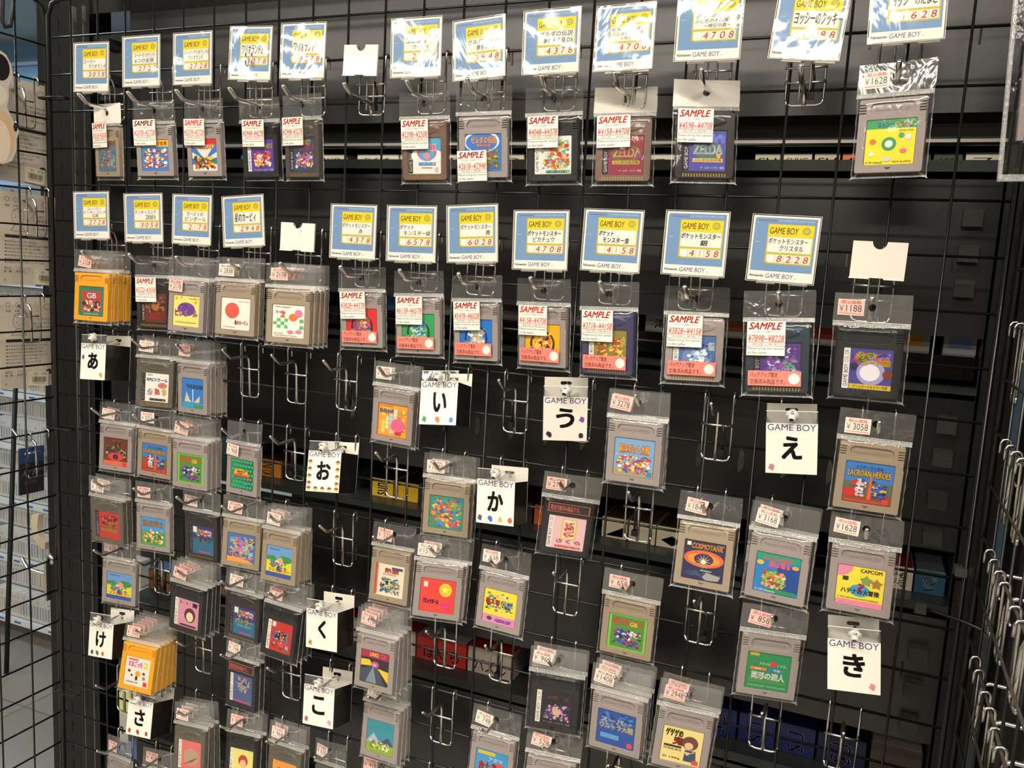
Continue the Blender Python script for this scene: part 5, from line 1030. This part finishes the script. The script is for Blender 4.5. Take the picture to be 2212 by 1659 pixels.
DTX = {'あ': 'two small marks beside it', 'い': 'green, orange and blue marks below', 'う': 'three purple marks around it', 'え': 'one rosy mark below it', 'お': 'a border of golden balls', 'か': 'four small coloured marks below',
       'き': 'one pink mark in its corner', 'く': 'a tan mark beside it', 'け': 'two grey and one brown mark', 'こ': 'two pink marks in its corners', 'さ': 'three brown marks below'}
SW, SH = .0465, .0485
for i in DEC:
    kind, col, row = POSE[i][:3]; v = POSE[i][3:]; M = pose(v); X = XK[col]
    t = empty('kana_divider_box', M, 'white divider box with one black kana (%s) and %s' % (i, DTX[i]), 'divider sign', 'kana divider boxes')
    b = MB(); w, h = SW / 2, SH / 2
    b.box(-w, 0, -h, w, .0004, h, mat('#f1ebe0', .5))
    b.text('GAME BOY', -w * .94, h * .72, w * .93, h * .97, mat('#2c2f7c', .5), 1)
    kx = {'い': (-.30, .44), 'え': (-.38, .42), 'く': (-.22, .28)}.get(i, (-.42, .42))
    b.text(i, w * kx[0], -h * .42, w * kx[1], h * .50, mat('#1d1b1c', .5), 2, bold=.062)
    if i == 'お':
        for u, z in [(-.84, q) for q in (.45, .10, -.25, -.60)] + [(.84, q) for q in (.45, .10, -.25, -.60)] + [(q, -.86) for q in (-.84, -.42, 0, .42, .84)]:
            b.disc(u * w, z * h, .0029, .0029, mat('#e2b96a', .5), 1); b.disc(u * w, z * h, .0029, .0029, mat('#7a5522', .5), 2, a0=0, a1=pi, n=10)
    for q, (c, u, z) in enumerate(DEC[i]):
        r = random.Random(q * 3 + len(i)); cx, cz = (u - .5) * SW, (z - .5) * SH; k = 9
        b.poly([(cx + .0036 * cos(2 * pi * a / k) * r.uniform(.6, 1.1), cz + .0038 * sin(2 * pi * a / k) * r.uniform(.6, 1.1)) for a in range(k)], mat(c, .5), 2)
    b.obj('printed_front', t)
    # clear head band with the hole, and the box going back towards the grid
    b = MB(); z1 = h + .0120
    vs, fs = plate([(-w, h - .001), (w, h - .001), (w - .0004, z1), (-w + .0004, z1)], [circ(0, h + .0066, .0030, 14)], .0004)
    b.add(vs, fs, HEAD); b.box(-w, -.0003, z1 - .0003, w, .0006, z1 + .0003, mat('#e9e6dd', .3)); b.box(-w, -.0003, h - .0006, w, .0003, h + .0003, mat('#e9e6dd', .3))
    b.obj('clear_band', t)
    d = -v[1] - .010
    sk = .0015
    b = MB()
    b.add([(w, .0003, -h), (w, d, -h), (w, d, h - .002), (w, .0003, h - .0005), (w - .0005, .0003, -h), (w - .0005, d, -h), (w - .0005, d, h - .002), (w - .0005, .0003, h - .0005)],
          [(0, 1, 2, 3), (7, 6, 5, 4), (0, 4, 5, 1), (3, 2, 6, 7), (1, 5, 6, 2), (0, 3, 7, 4)], mat('#1c1a18', .22, spec=.6))
    b.box(-w, .0003, -h - .0004, w, d, -h, mat('#262421', .3)); b.box(-w, .0003, -h, -w + .0005, d, h - .001, mat('#1c1a18', .22, spec=.6))
    b.obj('side_panel', t)
    b = MB(); vs, fs = plate([(-w, -h), (w, -h), (w + .0002, z1 + .001), (-w, z1 + .001)], [rr(-.006, h + .0045, .006, h + .0085, .0018, 3)], .0004)
    b.add([(x, y + d, z) for x, y, z in vs], fs, mat('#ded9cc', .5)); b.obj('back_card', t)
    # silicone stopper pushed on the hook end
    s = empty('hook_stopper', Matrix.Translation((X, -.0500, ZO - .05 * row - .0045)) @ Euler((radians(128), 0, 0)).to_matrix().to_4x4(), 'milky hook stopper on the divider box with ' + DTX[i], 'hook stopper', 'silicone hook stoppers')
    b = MB(); n = 18; prof = [(.0024, -.0055), (.0036, -.0052), (.0038, -.0015), (.0062, -.0010), (.0064, .0004), (.0060, .0012), (.0036, .0022), (.0034, .0058), (.0026, .0066), (.0021, .0064)]
    vs = [(r * cos(2 * pi * j / n), r * sin(2 * pi * j / n), z) for r, z in prof for j in range(n)]
    b.add(vs, [(q * n + j, q * n + (j + 1) % n, (q + 1) * n + (j + 1) % n, (q + 1) * n + j) for q in range(len(prof) - 1) for j in range(n)], mat('#dcdad2', .28, coat=.5), smooth=True)
    b.obj('flanged_plug', s)

# ------------------------------------------------------------------ cable ties round the corner frames
for x, z, lb in ((-.037, -.0810, 'black cable tie joining the panels beside the first price card'), (-.037, -.553, 'thin cable tie round the panel corner beside the heroes label rows'), (-.037, -.969, 'thin cable tie round the panel corner near the lowest hooks')):
    b = MB(); b.tube([(-.026, -.006, 0), (.016, -.006, .0004), (.021, .003, 0), (.016, .008, 0), (-.026, .010, 0), (-.028, .002, 0), (-.026, -.006, 0)], .0016 if z > -.2 else .0009, TIEM, 6)
    b.tube([(.016, .004, 0), (.034, .02, .006), (.045, .05, .012)], .0008, TIEM, 5)
    tag(b.obj('cable_tie', None, Matrix.Translation((x, 0, z + ZO))), lb, 'cable tie')
b = MB(); b.tube([(-.008, -.004, .003), (.03, -.006, -.003), (.045, -.03, 0)], .0016, TIEM, 6); b.box(-.014, -.010, -.002, -.004, -.002, .008, mat('#2a2825', .4))
tag(b.obj('cable_tie', None, Matrix.Translation((1.125, 0, -.585 + ZO))), 'black cable tie tying the big panel to the side panel by the pink boxes', 'cable tie')
b = MB(); b.box(-.005, -.004, -.004, .005, .004, .004, mat('#3a3834', .4)); b.box(-.006, .004, -.004, .010, .012, .004, mat('#2a2825', .4))
tag(b.obj('panel_clip', None, Matrix.Translation((1.146, -.004, -.541 + ZO))), 'small dull metal clip on the edge of the big panel above the cable tie', 'clip')

# ------------------------------------------------------------------ hooks and packets on the narrow side panel (they face the other way)
def side_hook(y, z, lb, tip=.055, X=-.0593, sgn=1, group='hooks on the narrow panel'):
    M = Matrix.Translation((X, y, z + ZO)) @ Euler((0, 0, -pi / 2 * sgn)).to_matrix().to_4x4()
    t = empty('display_hook', M, lb, 'hook', group)
    fr, ba, ar, sg = HM['K']
    put('back_frame', fr, t); put('cross_bar', ba, t); put('arm', ar, t)
    return t
for y, z, lb in ((-.027, -.0586, 'topmost chrome hook on the narrow panel, over the first packet'), (-.014, -.2086, 'chrome hook seen from behind over the packet with the sad child drawing'),
                 (-.026, -.3586, 'chrome hook seen from behind over the packet with the smiling child drawing'), (-.023, -.5586, 'chrome hook on the narrow panel carrying a small black packet')):
    side_hook(y, z, lb)
t = empty('shelf_bracket_hook', Matrix.Translation((-.0593, -.007, -.7586 + ZO)), 'flat chrome bracket hook with a long bent arm on the narrow panel', 'hook', 'hooks on the narrow panel')
b = MB(); b.box(-.006, -.007, -.062, -.001, .007, .004, CHROME); b.tube([(-.004, 0, .004), (0, 0, .009), (.004, 0, .004), (.004, 0, -.004)], .004, CHROME, 8); b.obj('bracket', t)
b = MB(); b.tube([(-.004, 0, -.024), (-.050, 0, -.022), (-.062, 0, -.008)], .0026, CHROME, 10, round_end=True); b.obj('arm', t)

def packet(name, y0, y1, z0, z1, X, lb, cat, tint, mesh_fn, film_edge=True):
    t = empty(name, Matrix.Translation((X, (y0 + y1) / 2, (z0 + z1) / 2 + ZO)) @ Euler((0, radians(1.5), pi / 2)).to_matrix().to_4x4(), lb, cat, 'packets behind the narrow panel')
    w, h = abs(y1 - y0) / 2, abs(z1 - z0) / 2
    b = MB(); b.box(-w, 0, -h, w, .003, h, mat(tint, .5)); mesh_fn(b, w, h); b.obj('backing_card', t)
    b = MB(); b.add([(-w - .002, -.002, -h - .003), (w + .002, -.002, -h - .003), (w + .002, -.001, h + .006), (-w - .002, -.001, h + .006)], [(0, 1, 2, 3)], SLEEVE); b.obj('clear_wrap', t)
    return t, w, h
def backprint(face):
    def f(b, w, h):
        r = random.Random(face); ink = mat('#6a625a', .6); y = -.0001
        b.rrect(-w * .80, h * .02, w * .9, h * .085, .0012, mat('#2a2826', .5), 1, y)
        for q in range(7):
            z = -h * (.03 + q * .075); b.text('●本製品は子供の手の届かない所で保管してください'[:14 + r.randrange(8)], -w * .80, z - h * .05, w * (.3 + r.random() * .6), z - h * .01, ink, 1, y)
        b.text('製品名：　ヘアクリップ', -w * .82, -h * .66, w * .1, -h * .61, mat('#3a332e'), 1, y); b.text('品　番：　株式会社', -w * .82, -h * .73, -w * .1, -h * .68, mat('#3a332e'), 1, y)
        if face:
            cx, cz = -w * .35, h * .48; sk = mat('#3f3a36', .6)
            def ringp(cx, cz, rx, rz, th, n=24):
                for k in range(n):
                    a, c = 2 * pi * k / n, 2 * pi * (k + 1) / n
                    b.poly([(cx + rx * cos(a), cz + rz * sin(a)), (cx + rx * cos(c), cz + rz * sin(c)), (cx + (rx - th) * cos(c), cz + (rz - th) * sin(c)), (cx + (rx - th) * cos(a), cz + (rz - th) * sin(a))], sk, 1, y)
            ringp(cx, cz, .010, .0115, .0005); b.disc(cx - .0035, cz - .001, .0006, .0009, sk, 2, y); b.disc(cx + .0035, cz - .001, .0006, .0009, sk, 2, y)
            for s in (-1, 1): b.poly([(cx + s * .004, cz - .011), (cx + s * .012, cz - .020), (cx + s * .0115, cz - .0205), (cx + s * .0035, cz - .0115)], sk, 1, y)
            b.poly([(cx - .012, cz - .020), (cx + .012, cz - .020), (cx + .012, cz - .0205), (cx - .012, cz - .0205)], sk, 1, y)
            for k in range(5): b.poly([(cx - .006 + k * .003, cz + .010), (cx - .0055 + k * .003, cz + .010), (cx - .005 + k * .002, cz + .004)], sk, 1, y)
            ringp(-w * .72, h * .84, .0035, .0035, .0005, 14); ringp(-w * .42, h * .84, .0035, .0035, .0005, 14); b.text('紙箱', -w * .80, h * .68, -w * .64, h * .73, sk, 1, y); b.text('外装', -w * .5, h * .68, -w * .34, h * .73, sk, 1, y)
        for q in range(4): b.text('ご使用方法'[:5 - q % 2], w * .15, h * (.50 - q * .09), w * .8, h * (.54 - q * .09), ink, 1, y)
        ringp2 = mat('#b58a5c', .5); b.disc(w * .66, h * .80, .0075, .0048, ringp2, 1, y); b.disc(w * .66, h * .80, .0064, .0038, mat('#e3d7c4', .5), 2, y)
        b.disc(w * .72, -h * .68, .0055, .0040, mat('#3c3a3c', .5), 2, y)
        b.text('©', -w * .84, -h * .92, -w * .76, -h * .87, ink, 1, y)
    return f
def barcode(t, w, h, dx):
    b = MB(); b.box(-.016, -.0002, -.011, .016, 0, .011, mat('#efe4c8', .5)); r = random.Random(2); x = -.011; y = -.00022
    while x < .012:
        q = r.choice((.0004, .0007, .0011)); b.rect(x, -.005, x + q, .003, mat('#3a3530'), 1, y); x += q + r.choice((.0004, .0007))
    b.text('税込', -.008, .005, -.002, .009, mat('#4a4540'), 1, y); b.text('¥770', .004, .005, .013, .009, mat('#4a4540'), 1, y); b.text('4902370', -.010, -.0075, .010, -.0055, mat('#4a4540'), 1, y)
    b.obj('barcode_sticker', t, Matrix.Translation((w * dx, -.0026, -h * .82)) @ Euler((0, radians(4), 0)).to_matrix().to_4x4())
P = packet('hanging_packet', -.062, .034, -.200, -.057, -.09, 'cream packet behind the narrow panel, topmost, with a drawn outline figure', 'packet', '#e6dacd', backprint(0)); barcode(*P, .42)
P = packet('hanging_packet', -.052, .037, -.345, -.214, -.09, 'cream packet with a sad child drawing behind the narrow panel', 'packet', '#e8dccb', backprint(2)); barcode(*P, .60)
P = packet('hanging_packet', -.055, .036, -.495, -.363, -.09, 'cream packet with a smiling child drawing behind the narrow panel', 'packet', '#e8dccb', backprint(3)); barcode(*P, .30)
def blackpack(b, w, h):
    b.rect(-w, h * .35, w, h, mat('#2c4f8c', .4), 1, -.0001); b.text('スーパー', -w * .85, -h * .25, w * .9, h * .25, mat('#c8c8d0', .4), 2, -.0001, bold=.02, shear=.2); b.text('オリジナル', -w * .6, -h * .6, w * .4, -h * .4, mat('#8a8a92', .4), 2, -.0001)
packet('hanging_packet', -.034, .006, -.655, -.585, -.085, 'small black packet with silver katakana hanging on the narrow panel', 'packet', '#22222a', blackpack)
# flat acrylic figure hanging on the near side of the narrow panel
t = empty('acrylic_figure', Matrix.Translation((-.050, -.072, -.115 + ZO)) @ Euler((0, 0, pi / 2)).to_matrix().to_4x4(), 'white edged acrylic figure with a dark round patch and cream body at the photo edge', 'keychain')
b = MB(); pts = [(0, .082), (.010, .078), (.017, .066), (.019, .052), (.012, .036), (.012, .024), (.009, .010), (.017, -.006), (.026, -.018), (.022, -.030), (.021, -.045), (.014, -.060), (0, -.066), (-.02, -.06), (-.03, -.03), (-.03, .04), (-.015, .075)]
vs, fs = plate(pts, [], .003, .0004); b.add(vs, fs, mat('#d9d0c2', .25, coat=.5)); b.obj('cut_out', t)
b = MB(); b.disc(.001, .060, .013, .017, mat('#221d1e', .4), 1, -.0001); b.disc(0, .024, .009, .012, mat('#e6dccb', .4), 1, -.0001); b.disc(.001, -.028, .017, .032, mat('#e2bd92', .4), 1, -.0001); b.disc(-.003, -.036, .015, .028, mat('#eddcc4', .4), 2, -.0001); b.disc(.020, -.014, .003, .006, mat('#3a2a26', .4), 2, -.0001); b.obj('printed_face', t)
# dark hanging ribs over the top of the narrow panel
b = MB(); b.tube([(0, -.055, .10), (0, -.047, .05), (0, -.050, .004), (0, -.046, -.004), (0, -.038, 0), (0, -.030, .05), (0, -.028, .10)], .0028, mat('#2a2827', .4), 6)
tag(b.obj('wire_hanger', None, Matrix.Translation((-.0593, -.010, .004 + ZO))), 'dark bent wire hanging over the narrow panel at its top', 'wire hanger')

# ------------------------------------------------------------------ the right hand side panel: hook ends and clear bags
for n, (y, z) in enumerate(((-.056, -.509), (-.117, -.509), (-.20, -.509), (-.056, -.609), (-.128, -.609), (-.024, -.309), (-.060, -.409), (-.118, -.409), (-.21, -.409), (-.19, -.609))):
    side_hook(y, z, 'chrome hook end on the crowded side panel, %s from the corner, %s bar' % (ORD[[0, 1, 2, 0, 1, 0, 0, 1, 2, 2][n]], ['', '', '', 'highest', 'upper', 'lower', 'lowest'][{-.309: 3, -.409: 4, -.509: 5, -.609: 6}[z]]), X=1.163, sgn=-1, group='hooks on the crowded side panel')
for n, (y, z, c) in enumerate(((-.09, -.445, '#8f8a80'), (-.15, -.445, '#a59c8c'), (-.09, -.55, '#9c968a'), (-.155, -.55, '#7f7a72'), (-.10, -.65, '#98907f'), (-.16, -.65, '#a8a090'))):
    t = empty('bagged_goods', Matrix.Translation((1.205, y, z + ZO)) @ Euler((0, 0, -pi / 2 + .1)).to_matrix().to_4x4(), 'clear bag hanging behind the crowded side panel, %s one down, %s the corner' % (['upper', 'middle', 'lower'][n // 2], ['next to', 'farther from'][n % 2]), 'bag', 'clear bags on the side panel')
    put('bag', BODY, t); put('bag_header', HEADS[n % 4], t, Matrix.Translation((0, 0, 0)))
    b = MB(); b.box(-.026, .001, -.028, .026, .006, .026, mat(c, .5)); b.obj('contents', t)
# large clear bag with a blue printed card, hanging close to the camera side
t = empty('large_clear_bag', Matrix.Translation((1.134, -.13, -.135 + ZO)) @ Euler((0, radians(-2), radians(8))).to_matrix().to_4x4(), 'large clear bag with a blue and grey card at the top corner of the photo', 'bag')
b = MB(); b.box(-.004, .002, -.032, .085, .006, .12, mat('#8d7f7c', .5))
y = .0019
b.poly([(.0, -.034), (.085, -.036), (.085, .075), (.030, .040), (.003, .012)], mat('#1f5a9c', .4), 1, y)
b.poly([(.006, -.022), (.06, -.022), (.06, .008), (.006, .008)], mat('#c3b9b0', .45), 2, y)
b.text('GAME BOY', .008, .001, .040, .005, mat('#7a6c66'), 3, y)
b.disc(.015, -.010, .007, .009, mat('#a8746a'), 3, y); b.disc(.015, -.010, .006, .008, mat('#c3b9b0', .45), 4, y)
b.obj('printed_card', t)
b = MB(); n = 10; vs = []; fs = []
rnd = random.Random(8)
for j in range(n + 1):
    for i in range(n + 1): vs.append((-.014 + .11 * i / n + rnd.uniform(-.0006, .0006), -.002 + (.004 if i == 0 else rnd.uniform(-.001, .001)), -.060 + .19 * j / n))
for j in range(n):
    for i in range(n): k = j * (n + 1) + i; fs.append((k, k + 1, k + n + 2, k + n + 1))
b.add(vs, fs, BAG, smooth=True); b.box(-.015, -.001, -.060, -.0125, .003, .13, WELD); b.box(-.015, -.001, -.062, .096, .003, -.057, WELD); b.obj('bag_film', t)

# ------------------------------------------------------------------ shop behind: cases on stepped shelves, poster
PX = 1822.74; MW = camo.matrix_basis.copy() if False else (Matrix.Translation(camo.location) @ camo.rotation_euler.to_matrix().to_4x4()); MI = MW.inverted()
def screen(p):
    q = MI @ Vector(p); return (1106 + PX * q.x / -q.z, 829.5 - PX * q.y / -q.z)
unit = empty('case_shelf_unit', (-2.1, 1.6, 0), 'white stepped shelf unit full of pale game cases, beyond the narrow panel', 'shelf unit')
SHV = [(.095, 1.20), (.295, 1.27), (.495, 1.33), (.70, 1.38), (.90, 1.42), (1.12, 1.45), (1.34, 1.46)]
b = MB(); b.box(-1.5, .30, 0, 2.2, .33, 1.75, mat('#9aa2a4', .5)); b.obj('back_board', unit)
cases = []
for q, (z, y) in enumerate(SHV):
    b = MB(); b.box(-1.5, y - 1.6, z - .022, 2.2, .30, z - .004, mat('#d4dade', .4)); b.box(-1.5, y - 1.606, z - .024, 2.2, y - 1.6, z - .002, mat('#dfe6ea', .35))
    for k in range(40): b.rect(-1.4 + k * .09, z - .017, -1.4 + k * .09 + .035, z - .009, mat('#3f74b4' if k % 4 else '#e8eef0', .4), 1, y - 1.6062)
    b.obj('shelf_board', unit)
    for rw in range(2):
        x = -2.75 + .004 * q
        while x < -1.2:
            wd = .0135; zz = z + rw * .092; yy = y + .01 + rw * .060
            for gz in (0, .09):
                s = screen((x, yy, zz + gz))
                if -12 < s[0] < 127 or 190 < s[0] < 300:
                    if s[1] > 560 and s[1] < 1420: cases.append((x, yy, zz, q, rw)); break
            x += wd + .0012
CM = []
for k, (c, d) in enumerate((('#d6d6d2', '#8e9498'), ('#dcdad4', '#a9adb0'), ('#cfd1d0', '#7b8288'), ('#d9d3c6', '#c6a98c'))):
    b = MB(); b.box(0, 0, 0, .0132, .045, .095, mat(c, .35, coat=.3)); b.rect(.0035, .012, .0097, .062, mat(d, .4), 1); b.rect(.004, .070, .009, .080, mat('#9a9ea2', .4), 1); CM.append(b.build('game_case'))
random.seed(5); cnt = {}
random.shuffle(cases)
rest = cases[298:]; cases = cases[:298]; cases.sort(key=lambda c: (c[3], c[4], c[0]))
TIER = ['lowest', 'second lowest', 'third', 'fourth', 'fifth', 'sixth', 'highest']
for x, y, z, q, rw in cases:
    cnt[(q, rw)] = cnt.get((q, rw), 0) + 1
    o = put('game_case', random.choice(CM), None, Matrix.Translation((x, y, z + .0005)) @ Euler((radians(-9 if False else 0), 0, 0)).to_matrix().to_4x4())
    tag(o, 'pale game case, %s row of the %s stepped shelf, number %s along' % (['front', 'rear'][rw], TIER[q], (ORD + ['fifteenth', 'sixteenth', 'seventeenth', 'eighteenth', 'nineteenth', 'twentieth', 'twenty-first', 'twenty-second', 'twenty-third', 'twenty-fourth', 'twenty-fifth', 'twenty-sixth', 'twenty-seventh', 'twenty-eighth'])[cnt[(q, rw)] - 1]), 'game case', 'pale game cases, %s shelf, %s row' % (TIER[q], ['front', 'rear'][rw]))
b = MB()
for x, y, z, q, rw in rest:
    b.box(x, y, z + .0005, x + .0132, y + .045, z + .095, mat('#d6d6d2', .35, coat=.3)); b.add([(x + .0035, y - .0001, z + .012), (x + .0097, y - .0001, z + .012), (x + .0097, y - .0001, z + .062), (x + .0035, y - .0001, z + .062)], [(0, 1, 2, 3)], mat('#8e9498', .4))
tag(b.obj('game_cases'), 'remaining pale game cases packed between the others on the stepped shelves', 'game cases', None, 'stuff')
b = MB(); b.tube([(-1.60, 1.02, .0), (-1.62, 1.05, .25), (-1.74, 1.19, 1.0)], .008, DARK, 8); tag(b.obj('support_strut'), 'slanting black strut in front of the stepped shelves', 'strut')
b = MB(); b.box(-.06, 0, -.07, .06, .01, .07, mat('#2c4f86', .4)); r = random.Random(3)
for k in range(14): cx, cz, s = r.uniform(-.045, .045), r.uniform(-.05, .05), r.uniform(.008, .02); b.disc(cx, cz, s, s * .7, mat(r.choice(['#4a8cb0', '#1c3464', '#6ab0a0', '#22406e']), .4), 1 + k * .1, -.0002, n=9)
tag(b.obj('poster', None, Matrix.Translation((-4.0, 3.18, 2.54))), 'small dark blue poster on the pale blue wall', 'poster')
b = MB(); b.box(-.9, 0, -.02, .9, .02, .0, mat('#c9d8e0', .5)); o = b.obj('trim_1', None, Matrix.Translation((-4.0, 3.17, 2.66))); o['kind'] = 'structure'
# curved cream sign floating free before the shelves, parented to their unit
t = MB(); n = 18
for k in range(10):
    a, c = radians(195 + k * 7), radians(202 + k * 7)
    t.add([(.12 * cos(a), .05 * sin(a), .12 * sin(a) + .12), (.12 * cos(c), .05 * sin(c), .12 * sin(c) + .12), (.085 * cos(c), .05 * sin(c), .095 * sin(c) + .12), (.085 * cos(a), .05 * sin(a), .095 * sin(a) + .12),
           (.12 * cos(a), .05 * sin(a) + .02, .12 * sin(a) + .12), (.12 * cos(c), .05 * sin(c) + .02, .12 * sin(c) + .12), (.085 * cos(c), .05 * sin(c) + .02, .095 * sin(c) + .12), (.085 * cos(a), .05 * sin(a) + .02, .095 * sin(a) + .12)],
          [(0, 1, 2, 3), (7, 6, 5, 4), (0, 4, 5, 1), (3, 2, 6, 7), (0, 3, 7, 4), (1, 5, 6, 2)], mat('#d8c2a4', .45), smooth=False)
t.obj('curved_sign', unit, Matrix.Translation((-1.294 + 2.1, 1.0 - 1.6, .523)))
# tub and blue tray on the floor side seen through the gap
b = MB(); b.box(-.05, -.05, 0, .05, .05, .07, mat('#cfc9b4', .4)); b.box(-.045, -.045, .07, .045, .045, .075, mat('#ece58a', .5)); tag(b.obj('plastic_tub', None, Matrix.Translation((-.51, .55, .34))), 'small pale tub seen in the gap beside the upright post', 'tub')
b = MB(); b.box(-.14, -.10, -.02, .14, .10, 0, mat('#5f83b4', .4)); b.box(-.13, -.09, -.34, .13, .09, -.02, mat('#3a3a3e', .5)); tag(b.obj('blue_topped_crate', None, Matrix.Translation((-.445, .55, .34))), 'blue topped dark crate under the pale tub in the gap', 'crate')
